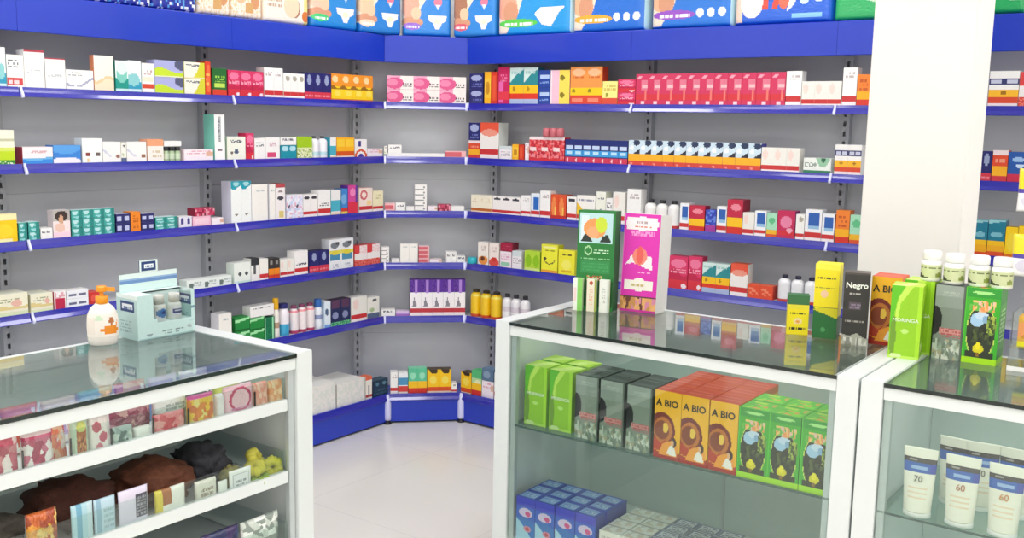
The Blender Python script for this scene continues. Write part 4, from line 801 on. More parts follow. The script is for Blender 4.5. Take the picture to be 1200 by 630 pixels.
BIO = [bg('f9b81c'), ('p', [(0, 0), (1, 0), (1, .12), (.5, .05), (0, .12)], 'b5281c'), ('e', .3, .42, .5, .26, '7a1f14'), ('e', .34, .42, .36, .19, 'c8742a'), ('e', .3, .42, .28, .14, '8a3a18'), ('e', .44, .46, .1, .08, 'f4c84a'),
       ('p', [(0, .12), (.0, .3), (.3, .22), (.5, .3), (.25, .1)], 'c03a1c'), ('p', [(.2, .06), (.35, .22), (.75, .3), (.95, .2), (.9, .05)], 'f6a030'), ('p', [(.5, .08), (.65, .22), (.8, .2), (.88, .06)], 'f8f2ea'), ('e', .78, .26, .09, .07, '40201a'), ('e', .72, .25, .05, .05, 'e8b48c')]
BIOT = [bg('cf4526'), ('r', .08, .3, .92, .44, 'dc6a4e'), ('r', .08, .6, .8, .68, 'e07050')]
BIOS = [bg('f4c62a'), ('r', 0, .9, 1, 1, 'e87a24'), ('r', 0, 0, 1, .06, 'b5281c')]
def bio(label, x, y, z, rz=0, group=None):
    o = fcart('hair_tonic_carton', .0885, .21, .098, BIO, 'f4c62a', 'cf4526', label, 'box', (x, y, z), rz, group, BIOS, BIOT)
    letters('A BIO', .0285, o, -.002, .172, TXD, bold=True); return o
TREE = [bg('3fae2c'), ('r', 0, .88, 1, 1, '2f9a34'), ('e', .5, .94, .3, .02, 'a8e48a'), ('e', .5, .42, .42, .38, 'd4e66a'), ('e', .5, .42, .4, .36, '2c3424'), ('r', .1, .06, .9, .16, '2c3424'), ('e', .38, .58, .2, .09, 'a8cce8'), ('e', .5, .64, .2, .05, 'c8dcf0'), ('e', .62, .6, .1, .05, '8ab0d4'), ('v', .25, .28, .8, .5, ('2c3424', '20281c', '3e4a2c', '50602c'), 40),
        ('e', .5, .76, .38, .07, 'e8b48a'), ('v', .14, .7, .88, .83, ('f09a5a', 'f4c878', 'e8c0b0', '3fae2c', '6aba4a'), 40), ('e', .8, .52, .14, .12, '7a9a3a'), ('v', .66, .42, .92, .64, ('3a4a24', 'a8b84a', '50602c', '7a9a3a'), 30),
        ('e', .46, .2, .16, .06, 'dcd21e'), ('e', .46, .24, .08, .05, 'f0e428'), ('r', .42, .1, .5, .15, '8a6a2a'), ('r', 0, .0, 1, .08, 'a8e21e'), ('r', 0, .08, .04, 1, '58c83a')]
TREES = [bg('2f8a2c'), ('r', 0, .0, 1, .08, 'a8e21e'), ('r', .1, .2, .9, .8, '4aa03a'), ('t', .15, .3, .85, .75, 'b8dca0', 8)]
TREET = [bg('5ec43a'), ('v', .1, .1, .9, .9, ('78d83a', 'b8dc4a', 'e8a84a', '5ec43a', '5ec43a'), 24)]
def tree(label, x, y, z, rz=0, group=None):
    return fcart('herbal_tea_carton', .0915, .207, .092, TREE, '2f8a2c', '5ec43a', label, 'box', (x, y, z), rz, group, TREES, TREET)

def spread(fn, labels, xs, ys, z, group):
    proto = None; k = 0
    for r_, y in enumerate(ys):
        for c_, x in enumerate(xs):
            if proto is None: proto = fn(labels[0], x, y, z, 0, group); o = proto
            else: o = dup(proto)
            o.location = (x + (hsh(r_, c_) - .5) * .003, y, z); tag(o, uniq(labels[k]), 'box', group); k += 1
SZ = .6022
RW = ['front', 'second', 'back']
spread(lime, [f'lime green tea carton, {a} of the pair, {b} row on glass shelf' for b in ('front', 'back') for a in ('left one', 'right one')], (2.045, 2.146), (-1.712, -1.612), SZ, 'lime green cartons on the glass shelf')
spread(grey, [f'grey carton with black disc, {ORD[a]} from left, {b} row on glass shelf' for b in ('front', 'back') for a in range(3)], (2.256, 2.350, 2.446), (-1.728, -1.640), SZ, 'grey cartons on the glass shelf')
spread(bio, [f'yellow carton lettered A BIO, {ORD[a]} from left, {b} row on glass shelf' for b in ('front', 'middle', 'back') for a in range(3)], (2.549, 2.640, 2.731), (-1.738, -1.638, -1.538), SZ, 'yellow cartons with orange lids on the glass shelf')
spread(tree, [f'green carton picturing a tree, {ORD[a]} from left, {b} row on glass shelf' for b in ('front', 'back') for a in range(3)], (2.8235, 2.916, 3.0085), (-1.740, -1.644), SZ, 'green tree cartons on the glass shelf')
BLUEB = [bg('2a5ec8'), ('r', 0, .8, 1, 1, '3a3fc4'), ('e', .5, .66, .36, .1, 'd8c8e8'), ('e', .62, .64, .14, .06, 'd84a8a'), ('w', .5, .05, 4, 0, .0, '2a74c4'), ('p', [(0, .52), (.5, .3), (1, .0), (0, 0)], 'a8d4ec'), ('e', .6, .3, .2, .07, 'd88aa0'), ('e', .6, .3, .1, .04, 'c04050')]
BLUET = [bg('2a4cb8'), ('r', .08, .15, .86, .85, '8ab0e8'), ('s', .15, .3, .8, .7, ('c8dcf8', '8ab0e8', '5a80d0'), 1, 1)]
def blueb(label, x, y, z, rz=0, group=None):
    return fcart('toothpaste_carton', .0765, .155, .063, BLUEB, '1f44a8', '2a4cb8', label, 'box', (x, y, z), rz, group, None, BLUET)
spread(blueb, [f'blue glossy carton, {ORD[a]} from left, {b} row on counter floor' for b in ('front', 'middle', 'back') for a in range(4)], (2.036, 2.115, 2.194, 2.273), (-1.742, -1.675, -1.608), .2005, 'blue cartons on the counter floor')
WB = [bg('eae6dc'), ('t', .1, .5, .9, .9, 'b8b4b0', 3), ('r', 0, 0, 1, .2, '8a90a8')]
WBT = [bg('ecebe6'), ('v', .1, .1, .9, .9, ('ecebe6', 'd0ccc4', 'ecebe6', 'dccdb8'), 14), ('r', .0, .85, 1, 1, 'b4b0ae')]
WBT2 = [bg('7c86a4'), ('r', .1, .15, .9, .85, 'dcdfe6'), ('t', .15, .2, .85, .8, '6a7290', 4)]
def wb(label, x, y, z, rz=0, group=None): return fcart('ointment_carton', .076, .118, .060, WB, 'dcd8ce', 'ecebe6', label, 'box', (x, y, z), rz, group, None, WBT)
def wb2(label, x, y, z, rz=0, group=None): return fcart('ointment_carton', .076, .118, .060, WB, 'dcd8ce', '7c86a4', label, 'box', (x, y, z), rz, group, None, WBT2)
spread(wb, [f'white carton with cream lid, {ORD[a]} from left, {b} row on counter floor' for b in ('front', 'second', 'third', 'back') for a in range(2)], (2.362, 2.441), (-1.738, -1.675, -1.612, -1.549), .2005, 'white cartons on the counter floor')
spread(wb2, [f'white carton, blue-grey lid, {ORD[a]} from left, {b} row on counter floor' for b in ('front', 'second', 'third', 'back') for a in range(3)], (2.521, 2.600, 2.679), (-1.738, -1.675, -1.612, -1.549), .2005, 'blue-grey topped cartons on the counter floor')

# ------------------------------------------------------------------ sunscreen tubes (stand on their caps, flat sealed end up)
def tube(label, num, numcol, x, y, z, rz=0, group=None):
    e = thing('sunscreen_tube', label, 'tube', (x, y, z), rz, group)
    h, n, m = .183, 36, 40
    bm = bmesh.new(); cl = bm.loops.layers.float_color.new('ink'); V = []
    for j in range(m + 1):
        v = j / m; z_ = .012 + v * (h - .012)
        wx = .034 + (.0425 - .034) * v; wy = .021 * (1 - v) ** .8 + .0011
        if v > .9: wy = .0011 + .021 * (.1) ** .8 * max(0, (1 - v) / .1) * .9
        V.append([bm.verts.new((wx * math.cos(2 * PI * i / n), .021 + wy * math.sin(2 * PI * i / n), z_)) for i in range(n)])
    for j in range(m):
        v = (j + .5) / m
        for i in range(n):
            f = bm.faces.new((V[j][i], V[j][(i + 1) % n], V[j + 1][(i + 1) % n], V[j + 1][i])); f.smooth = True
            u = .5 + .5 * math.cos(2 * PI * (i + .5) / n); front = math.sin(2 * PI * (i + .5) / n) < 0
            c = 'f4f0e2'
            if .855 > v > .775: c = '3c3a38'
            elif .775 > v > .62: c = '2f62b8' if u < .8 or not front else '3a50b0'
            elif front and .42 > v > .2 and (v * 40) % 3 < 1 and .15 < u < .85: c = 'f0d8bc'
            if front and .80 < v < .83 and .2 < u < .75 and hsh(i, j) > .4: c = 'a09c98'
            if front and .68 < v < .72 and .25 < u < .75: c = '9ab8e4'
            for l in f.loops: l[cl] = lin(c)
    bm.faces.new(V[0][::-1]); bm.faces.new(V[-1])
    finish('tube_body', bm, FILM, e)
    lo('flip_cap', [(.0335, 0), (.035, .002), (.035, .013), (.033, .0155)], WHITEP, e, (0, .021, 0), 28, 1, .62)
    o = letters(num, .024, e, 0, .102, numcol, y=.0065, sx=.95); o.rotation_euler = (PI / 2 - math.atan(.13), 0, 0)
    return e
SB = mat('ink_sienna', 'b8704a', .5); SG = mat('ink_grey', '6a665e', .5); SO = mat('ink_amber', 'd8924a', .5)
g_ = 'sunscreen tubes on the glass shelf'
tube(uniq('cream sunscreen tube numbered 70, black and blue bands, on glass shelf'), '70', SG, 3.275, -1.738, SZ, .05, g_)
tube(uniq('cream sunscreen tube numbered 60 in red-brown, middle of front row'), '60', SB, 3.378, -1.738, SZ, .0, g_)
tube(uniq('cream sunscreen tube numbered 60 in amber, at frame edge'), '60', SO, 3.48, -1.742, SZ, -.04, g_)
for i, x in enumerate((3.325, 3.395, 3.475)):
    tube(uniq(f'cream sunscreen tube in the row behind, {ORD[i]} from left'), '60', SG, x, -1.585, SZ, .1 if i == 1 else -.05, g_)
LAMP = 11.0

# ------------------------------------------------------------------ goods standing on the counters
YB = [bg('f5e51c'), ('r', 0, .86, 1, 1, 'ece03a'), ('t', .12, .68, .85, .78, '5a5a1a', 1), ('e', .5, .46, .2, .1, 'f6e0a0'), ('e', .5, .44, .1, .05, 'f0a850'), ('t', .15, .16, .9, .3, '2a2a18', 1), ('r', 0, 0, 1, .03, 'd8c81a')]
o = fcart('herbal_ointment_carton', .066, .098, .05, YB, 'e6d81a', '2f6a3a', uniq('small yellow carton with green lid, standing on centre counter glass'), 'box', (2.778, -1.318, GT), math.radians(24))
bm = bmesh.new(); box(bm, -.033, .0, .0983, .033, .05, .128); bmesh.ops.bevel(bm, geom=bm.edges[:], offset=.0015, segments=1); finish('lid', bm, mat('green_card', '3a7446', .45), o)
YT = [bg('f5e31a'), ('r', 0, .93, 1, 1, 'f8ee4a'), ('t', .1, .8, .85, .845, '5a561a', 1), ('t', .05, .68, .85, .7, '8a8a30', 1), ('e', .42, .6, .16, .05, 'f6cfa8'), ('r', 0, .41, 1, .43, '9a961c'), ('p', [(0, .41), (1, .28), (1, 0), (0, 0)], '1f6a32'), ('p', [(.2, .41), (1, .41), (1, .28), (.0, .38)], 'd8d01e'), ('e', .45, .12, .1, .03, '4a9a5a')]
YTS = [bg('ece01e'), ('p', [(0, .3), (1, .3), (1, 0), (0, 0)], '1a5a2c')]
o = fcart('herbal_ointment_carton', .074, .235, .066, YT, 'ece01e', 'f4ea3a', uniq('tall yellow carton with dark green lower part, beside black carton'), 'box', (2.862, -1.312, GT), math.radians(10), None, YTS)
NG = [bg('33302e'), ('r', 0, .97, 1, 1, '504a46'), ('t', .25, .7, .7, .74, 'b8b4b0', 1), ('r', .25, .5, .7, .6, '5a4e5c'), ('t', .28, .51, .68, .59, '8a7a8e', 2), ('t', .1, .32, .85, .35, 'a8a4a0', 1), ('p', [(0, 0), (1, 0), (1, .08), (.6, .17), (.3, .12), (0, .15)], 'b4b4aa'), ('v', 0, 0, 1, .1, ('b4b4aa', 'dcdcd4', '90908a'), 20)]
o = fcart('soap_carton', .074, .222, .06, NG, '2a2827', '5a5450', uniq('black carton lettered Negro, between yellow and orange cartons'), 'box', (2.965, -1.344, GT), math.radians(16))
letters('Negro', .0245, o, 0, .183, TXW, bold=True)
bio(uniq('yellow carton lettered A BIO, standing on the counter glass'), 3.036, -1.285, GT, math.radians(4))
lime(uniq('lime green tea carton at front, on the counter glass'), 3.137, -1.438, GT, math.radians(9), None, .084, .212)
lime(uniq('lime green tea carton standing behind the front one on counter'), 3.146, -1.345, GT, 0, None, .084, .218)
o = grey(uniq('grey carton with black disc, on counter between green cartons'), 3.236, -1.362, GT); o.scale = (.93, 1, 1.05)
o = tree(uniq('green carton picturing a tree, on the counter top'), 3.322, -1.360, GT); o.scale = (1.0, 1, 1.045)

def tablet_bottle(label, x, y, z, dark):
    e = thing('tablet_bottle', label, 'bottle', (x, y, z), 0, 'white tablet bottles on top of cartons')
    lo('bottle_body', [(.026, 0), (.0285, .002), (.0285, .052), (.027, .057), (.022, .0605), (.0215, .062)], WHITEP, e, None, 28)
    n = 28; bm = bmesh.new(); cl = bm.loops.layers.float_color.new('ink'); V = []
    for j in range(13): V.append([bm.verts.new((.0288 * math.cos(2 * PI * i / n + .2), .0288 * math.sin(2 * PI * i / n + .2), .006 + .042 * j / 12)) for i in range(n + 1)])
    for j in range(12):
        for i in range(n):
            f = bm.faces.new((V[j][i], V[j][i + 1], V[j + 1][i + 1], V[j + 1][i])); f.smooth = True
            a = (2 * PI * (i + .5) / n + .2 + 1.344) % (2 * PI); u = (a if a < PI else a - 2 * PI) / PI * .95 + .5; v = (j + .5) / 12
            c = art([bg('cfd6a8'), ('t', .1, .76, .85, .95, '6a7a4a', 1), ('p', [(-.2, 0), (-.2, .55), (.1, .42), (.3, .2), (.55, 0)], '3e4a30'), ('e', .72, .3, .12, .16, '8a9a4a'), ('r', -2, .0, 3, .06, 'e4e8d0')], u, v, i, j)
            for l in f.loops: l[cl] = c
    bmesh.ops.remove_doubles(bm, verts=bm.verts[:], dist=1e-6); finish('bottle_label', bm, INK, e)
    lo('screw_cap', [(.0245, .0622), (.0255, .064), (.0255, .082), (.0245, .086), (.022, .0875)], WHITEP, e, None, 32)
for i, (x, y, z, lab) in enumerate(((3.168, -1.318, 1.1688, 'white tablet bottle, green label, on the rear lime green carton'), (3.232, -1.322, 1.1660, 'white tablet bottle, green label, standing on the grey carton'),
      (3.2985, -1.322, 1.1672, 'white tablet bottle, green label, on tree carton, beside pillar edge'), (3.3585, -1.322, 1.1672, 'white tablet bottle, green label, on tree carton, last of four'))):
    tablet_bottle(uniq(lab), x, y, z, i > 1)

# green and pink leaning displays on the centre counter
GD = [bg('1e7a34'), ('r', .05, .68, .93, .97, 'b8dce0'), ('r', .1, .7, .3, .95, 'd8eef0'), ('e', .45, .82, .3, .1, 'ef9a5a'), ('e', .62, .86, .16, .08, 'c8dc3a'), ('e', .4, .78, .16, .06, 'f0a878'), ('p', [(.08, .69), (.2, .77), (.36, .72), (.4, .69)], '20302a'), ('p', [(.6, .69), (.66, .74), (.8, .77), (.9, .69)], '20302a'),
      ('ring', .3, .6, .1, .045, .5, 'a8d8a0'), ('t', .45, .57, .85, .63, 'c8e8c8', 2), ('t', .1, .49, .9, .54, '8ac890', 2), ('r', .12, .38, .88, .5, '2f8a4a'), ('t', .15, .4, .85, .48, '3f9a58', 4), ('t', .1, .345, .85, .36, '9ad8a0', 1), ('s', .3, .305, .72, .345, ('c8503a', '8ac860', 'e0a890', '7a2a20'), .8, 1),
      ('r', .0, .04, 1, .3, '155a26'), ('r', 0, 0, 1, .04, '2a8a3c')]
gx, gy = 2.063, -1.392; ga = math.radians(16)
o = fcart('display_box', .136, .352, .075, GD, '12602a', '1e7a34', uniq('tall green display box with orange fruit picture, on centre counter'), 'display', (gx, gy, GT + .0006), ga, None, None, None, .0030)
o.rotation_euler = (math.radians(-2.5), 0, ga)
fx = Vector((math.cos(ga), math.sin(ga), 0)); fy = Vector((-math.sin(ga), math.cos(ga), 0))
SL = {0: [bg('f2f6ee'), ('r', .5, 0, 1, 1, '8ed66a'), ('r', .1, .3, .4, .7, 'f6d8dc')], 1: [bg('f4ead8'), ('e', .45, .88, .22, .06, 'c0503a'), ('r', .8, 0, 1, 1, 'a8b04a'), ('t', .25, .2, .6, .8, 'f0c0a0', 8)], 2: [bg('f2f4ee'), ('t', .3, .3, .6, .8, 'c8ccc8', 8), ('r', .85, 0, 1, 1, 'd0dcd4')]}
for i, (u, lab) in enumerate(((-.052, 'slim white and light green carton before the green display'), (-.002, 'slim cream carton with red mark before the green display'), (.044, 'slim white carton before the green display, beside pink display'))):
    P = Vector((gx, gy, 0)) + fx * u - fy * .024
    o = fcart('slim_carton', .034, .115, .018, SL[i], 'd8e8c8', 'dfeede', uniq(lab), 'box', (P.x, P.y, GT), ga, 'slim cartons standing before the green display', None, None, .003)
PK = [bg('e032b4'), ('r', 0, 0, .03, 1, 'f07ad0'), ('r', .06, .84, .9, .96, 'f8eef4'), ('e', .5, .9, .46, .07, 'f8eef4'), ('t', .35, .9, .65, .94, 'b8a4a8', 1), ('t', .3, .86, .75, .885, 'd8704a', 1), ('t', .2, .78, .85, .83, 'f49ad8', 2), ('p', [(.1, .48), (.3, .5), (.85, .43), (.8, .58), (.5, .55), (.25, .58)], 'f6eef2'), ('e', .48, .57, .2, .09, 'f08a7a'), ('e', .48, .58, .1, .09, 'e8605a'), ('t', .45, .4, .8, .42, 'f8b8e4', 1),
      ('r', .1, .23, .88, .32, 'f6f2ea'), ('e', .5, .28, .2, .07, 'f6f2ea'), ('t', .3, .26, .7, .3, 'c8b878', 1), ('r', 0, .02, 1, .16, 'd8a060'), ('v', 0, .02, 1, .16, ('e8b070', '6a3a28', 'd88aa8', 'e0a868', 'c89050'), 30), ('r', .0, .145, 1, .16, '5a2a3a'), ('r', 0, 0, 1, .02, 'c82a9a')]
o = fcart('display_box', .134, .345, .115, PK, 'ecebe8', 'f2f0ee', uniq('tall magenta display box with white sides, beside the green display'), 'display', (2.2, -1.322, GT + .0012), math.radians(8), None, None, None, .0030)
o.rotation_euler = (math.radians(-4.5), 0, math.radians(8))

# pump bottle
pb = thing('pump_bottle', uniq('clear oval pump bottle of lotion with orange pump, on drawer counter'), 'bottle', (1.285, -2.800, GT), PI / 2 - .5)
lo('bottle_body', [(.030, 0), (.034, .003), (.0365, .02), (.0375, .06), (.035, .09), (.027, .108), (.017, .118), (.0145, .122)], mat('lotion_white', 'f1ece4', .25, coat=.4), pb, None, 32, 1.15, .8)
n = 40; bm = bmesh.new(); cl = bm.loops.layers.float_color.new('ink'); V = []
prf = [(.0372, .026), (.0376, .034), (.0378, .042), (.0380, .05), (.0380, .058), (.0376, .066), (.0372, .074), (.0366, .082), (.036, .088)]
for j, (r_, z_) in enumerate(prf): V.append([bm.verts.new((r_ * 1.15 * math.cos(-PI * .93 + PI * .86 * i / n), r_ * .8 * math.sin(-PI * .93 + PI * .86 * i / n), z_)) for i in range(n + 1)])
for j in range(len(prf) - 1):
    for i in range(n):
        f = bm.faces.new((V[j][i], V[j][i + 1], V[j + 1][i + 1], V[j + 1][i])); f.smooth = True
        c = art([bg('f6efe6'), ('r', .05, .1, .3, .9, 'f0e6dc'), ('e', .72, .3, .2, .14, 'f09020'), ('p', [(.4, .35), (.6, .5), (.75, .42), (.9, .75), (.8, .2), (.55, .15)], 'f0922a'), ('e', .7, .7, .08, .14, 'b87040'), ('t', .1, .7, .45, .95, 'c8d0c0', 2), ('e', .4, .85, .12, .1, 'cfe6c8')], (i + .5) / n, (j + .5) / 8, i, j)
        for l in f.loops: l[cl] = c
finish('bottle_label', bm, INK, pb)
ORG = mat('orange_pump_plastic', 'f39a12', .3, coat=.3)
lo('pump_collar', [(.0165, .1195), (.0175, .121), (.0175, .139), (.015, .142)], ORG, pb, None, 24)
bm = bmesh.new(); lathe(bm, [(.006, .1415), (.006, .152), (.013, .153), (.0145, .156), (.0145, .166), (.012, .170)], 20)
ph = finish('pump_head', bm, ORG, pb)
bm = bmesh.new(); prism(bm, [(-.006, .155), (.006, .155), (.005, .166), (-.005, .166)], Vector((.008, 0, 0)), Vector((.036, 0, -.003)), Vector((0, 1, 0)))
finish('pump_spout', bm, ORG, ph)

# baby care gift carton with windows and a handle
TC = 'c6e2e0'
kt = thing('gift_carton', uniq('pale aqua baby care gift carton with handle and window, on drawer counter'), 'box', (1.327, -2.617, GT), PI / 2)
w_, d_, h_ = .196, .105, .132
bm = bmesh.new(); cl = bm.loops.layers.float_color.new('ink')
FR = [bg(TC), ('r', .02, .0, .99, .03, '9ec4c4'), ('t', .4, .12, .8, .18, '7a9094', 1), ('t', .46, .06, .7, .1, '8aa2a4', 1), ('e', .2, .1, .06, .03, '8aa2a4'), ('e', .9, .16, .04, .04, 'a8b8b8'), ('w', .3, .12, 3, 3.4, .26, 'b4d8d8'), ('r', .94, .55, 1, .62, '6a94a0')]
SD = [bg('bcdad8'), ('r', .18, .62, .85, .84, '2a4478'), ('r', .26, .68, .78, .78, 'e8f0f4'), ('t', .3, .69, .74, .77, '5a74a0', 1), ('t', .15, .15, .7, .45, '9ab4b4', 4), ('r', .0, .9, 1, 1, 'e4f2f0')]
NX, NZ = 48, 34; win = lambda u, v: .28 < u < .93 and .36 < v and not (u < .33 and v < .44)
Vg = [[bm.verts.new((-w_ / 2 + w_ * i / NX, 0, h_ * j / NZ)) for i in range(NX + 1)] for j in range(NZ + 1)]
for j in range(NZ):
    for i in range(NX):
        u, v = (i + .5) / NX, (j + .5) / NZ
        if win(u, v): continue
        f = bm.faces.new((Vg[j][i], Vg[j][i + 1], Vg[j + 1][i + 1], Vg[j + 1][i])); c = art(FR, u, v, i, j)
        for l in f.loops: l[cl] = c
ND = 26
for sx_ in (-1, 1):
    Vs = [[bm.verts.new((sx_ * w_ / 2, d_ * i / ND, h_ * j / NZ)) for i in range(ND + 1)] for j in range(NZ + 1)]
    for j in range(NZ):
        for i in range(ND):
            q = (Vs[j][i], Vs[j][i + 1], Vs[j + 1][i + 1], Vs[j + 1][i]); f = bm.faces.new(q if sx_ > 0 else q[::-1])
            c = art(SD, 1 - (i + .5) / ND, (j + .5) / NZ, i, j)
            for l in f.loops: l[cl] = c
for q in (((-w_ / 2, 0, 0), (w_ / 2, 0, 0), (w_ / 2, d_, 0), (-w_ / 2, d_, 0)), ((w_ / 2, d_, 0), (-w_ / 2, d_, 0), (-w_ / 2, d_, h_), (w_ / 2, d_, h_)), ((-w_ / 2, .06, h_), (w_ / 2, .06, h_), (w_ / 2, d_, h_), (-w_ / 2, d_, h_)), ((-w_ / 2, 0, h_), (-w_ / 2 + .05, 0, h_), (-w_ / 2 + .05, .06, h_), (-w_ / 2, .06, h_))):
    f = bm.faces.new([bm.verts.new(p) for p in q])
    for l in f.loops: l[cl] = lin('d8ecea')
bmesh.ops.remove_doubles(bm, verts=bm.verts[:], dist=1e-5); finish('carton_body', bm, INK, kt)
BB = [bg('cfe6e4'), ('r', 0, .45, 1, .72, '8fb0d4'), ('r', 0, .5, 1, .62, '6a8ec0'), ('r', 0, .72, 1, 1, 'deeeec')]
me = carton_mesh(w_, .053, .003, BB, TC, TC); ob = link('back_board', me, None, kt, (0, d_ - .02, h_ + .0004))
bm = bmesh.new(); cl = bm.loops.layers.float_color.new('ink'); N = 30
HB = [bg('dfeeec'), ('r', .1, .12, .9, .88, '2a4478'), ('r', .26, .34, .76, .66, 'eef4f6'), ('t', .3, .4, .72, .62, '5a74a0', 1)]
me = carton_mesh(.062, .036, .003, HB, '2a4478', 'dfeeec', res=.002); link('handle', me, None, kt, (.0, d_ - .02, h_ + .0538))
fb = boxo('window_film', (-w_ / 2 + .27 * w_, .0015, .34 * h_, w_ / 2 - .06 * w_, .0021, .985 * h_), FILMC, kt, 0)
boxo('inner_tray', (-w_ / 2 + .002, .003, .034, w_ / 2 - .002, .07, .0435), mat('aqua_card', 'dcefed', .5), kt, 0)
boxo('inner_wall', (-w_ / 2 + .002, .0705, .034, w_ / 2 - .002, .073, .125), mat('aqua_card', 'dcefed', .5), kt, 0)
LB = mat('lotion_label_blue', '3f7cc8', .4)
for i, (xx, cc, lab) in enumerate(((-.008, 'blue_oval', 'white lotion bottle with blue oval label, inside gift carton window'), (.046, 'navy_bar', 'white lotion bottle with navy label bar, inside gift carton window'))):
    wx, wy = 1.327 - .028, -2.617 + xx
    e = thing('lotion_bottle', uniq(lab), 'bottle', (wx, wy, GT + .044), PI / 2, 'lotion bottles behind the gift carton window')
    lo('bottle_body', [(.018, 0), (.0205, .003), (.0205, .045), (.018, .05), (.0125, .053)], WHITEP, e, None, 24)
    lo('cap', [(.0165, .0532), (.0165, .0775), (.015, .079)], mat('pearl_cap', 'f2ece8', .25), e, None, 24)
    bm = bmesh.new(); cl = bm.loops.layers.float_color.new('ink'); n = 16; V = []
    for j in range(9): V.append([bm.verts.new((.0208 * math.cos(-PI * .85 + PI * .7 * k / n), .0208 * math.sin(-PI * .85 + PI * .7 * k / n), .012 + .028 * j / 8)) for k in range(n + 1)])
    for j in range(8):
        for k in range(n):
            f = bm.faces.new((V[j][k], V[j][k + 1], V[j + 1][k + 1], V[j + 1][k])); u, v = (k + .5) / n, (j + .5) / 8
            c = art([bg('f0f0f6'), ('e', .5, .5, .45, .45, '3f86cc'), ('e', .55, .55, .2, .15, '2a4a90')] if i == 0 else [bg('f0eef6'), ('r', .1, .3, .95, .75, '2a4a98'), ('r', .25, .45, .8, .6, 'd8e0f0')], u, v, k, j)
            for l in f.loops: l[cl] = c
    finish('bottle_label', bm, INK, e)

# ------------------------------------------------------------------ clear stand at the frame edge with hanging packs and a golden packet
st = thing('display_stand', uniq('clear acrylic display stand at frame edge, holding yellow packs'), 'display', (3.52, -1.36, GT))
boxo('stand_base', (-.12, -.02, 0, .13, .13, .006), FILMC, st, 0)
boxo('side_panel', (-.12, -.02, .0065, -.116, .13, .16), FILMC, st, 0)
boxo('stand_tier', (-.1155, -.015, .060, .13, .13, .064), FILMC, st, 0)
boxo('stand_back', (-.12, .1305, .0, .13, .1335, .60), FILMC, st, 0)
boxo('front_lip', (-.12, -.0235, 0, .13, -.0205, .012), WHITEP, st, 0)
bm = bmesh.new(); 
for z_ in (.555, .38):
    prism(bm, [(-.0015, z_ - .0015), (.0015, z_ - .0015), (.0015, z_ + .0015), (-.0015, z_ + .0015)], Vector((-.088, .13, 0)), Vector((-.088, .04, 0)), Vector((1, 0, 0)))
finish('hook', bm, ALU, st)
HP = [bg('f4f2f4'), ('r', 0, .55, 1, 1, 'f6dc18'), ('p', [(.3, .6), (.5, .95), (.7, .6)], '3a3418'), ('p', [(.42, .64), (.5, .78), (.58, .64)], 'f6dc18'), ('r', 0, .44, 1, .55, '4a3aa0'), ('e', .4, .25, .3, .16, 'd8d4e4')]
for i, (z_, lab) in enumerate(((1.385, 'yellow and white pack hanging on the stand, upper one'), (1.205, 'yellow and white pack hanging on the stand, lower one'))):
    ob = link('hanging_pack', pillow_mesh(.105, .118, .018, HP, 30, 30, back='f4f2f4')); ob.location = (3.430, -1.328, z_); tag(ob, uniq(lab), 'pack', 'packs hanging on the clear stand')
GP = [bg('c88a2a'), ('v', 0, 0, 1, 1, ('c8862a', 'e8b84a', 'a8641e', 'd8a83a', 'e89a5a'), 40), ('r', 0, 0, 1, .16, 'e8e01e'), ('e', .5, .6, .2, .2, 'f0dc9a')]
fcart('honey_sweets_carton', .11, .085, .05, GP, 'a86a20', 'd8a83a', uniq('golden brown and yellow carton inside the clear stand'), 'box', (3.470, -1.350, GT + .0643), 0)

# ------------------------------------------------------------------ packets in the drawers of the left counter
def lay(z, x0, x1, yt, L, name, label, cat='packet', back='f0dada', wr=.25, depth=.03, xf=1.762, lean=0., grp='packets in the upper drawer', m=None):
    L = [(('v',) + q[1:6] + (34,)) if q[0] == 's' else q for q in L]
    Oz = Vector((xf, 0, z)); t = Vector((0, 1, 0)); s0, s1 = along(Oz, t, x0), along(Oz, t, x1); Hh = height_at(Oz + t * (s0 + s1) / 2, yt)
    o = link(name, pillow_mesh(s1 - s0 - .001, Hh, depth, L, 44, 32, back=back, wrinkle=wr, m=m)); o.location = Oz + t * (s0 + s1) / 2
    o.rotation_euler = (math.radians(-lean), 0, PI / 2); tag(o, uniq(label), cat, grp); return o
Z1 = .7945
spk = lambda base, *cs: [bg(base), ('s', 0, 0, 1, .92, cs, 1, 3), ('r', 0, .9, 1, 1, base)]
lay(Z1, -40, 26.5, 502, spk('f0dcd8', 'b83a5a', 'd8808a', 'f2dede', 'c85a70', 'f6eeea'), 'sweets_packet', 'crimson and white speckled packet at frame edge, upper drawer')
lay(Z1, 30, 66, 505, spk('ead4d4', 'a82a52', 'd06a8a', 'c03a60', 'f4eaea'), 'sweets_packet', 'crimson speckled packet, between dark dividers, upper drawer')
lay(Z1, 50, 83, 493, [bg('f6efe8'), ('s', .2, .1, 1, .9, ('f0906a', 'f6c8a8', 'e86a6a', 'f6efe8'), 1, 2)], 'sweets_packet', 'white packet with coral patches, leaning behind the crimson one', xf=1.725, lean=8)
lay(Z1, 87, 107, 489, [bg('c4d8c0'), ('r', .2, .1, .8, .75, 'b8642a'), ('e', .5, .8, .3, .12, 'd8dc7a'), ('s', .25, .1, .75, .6, ('c8743a', '8a4420', 'd89a5a'), 1, 2)], 'sweets_packet', 'pale green packet with orange-brown contents, upper drawer')
lay(Z1, 108, 131, 487, [bg('f2e8e4'), ('e', .3, .75, .22, .12, 'c85a6a'), ('e', .62, .5, .22, .12, 'd0607a'), ('e', .4, .25, .2, .12, 'd8788a')], 'sweets_packet', 'white packet with three rose ovals, upper drawer')
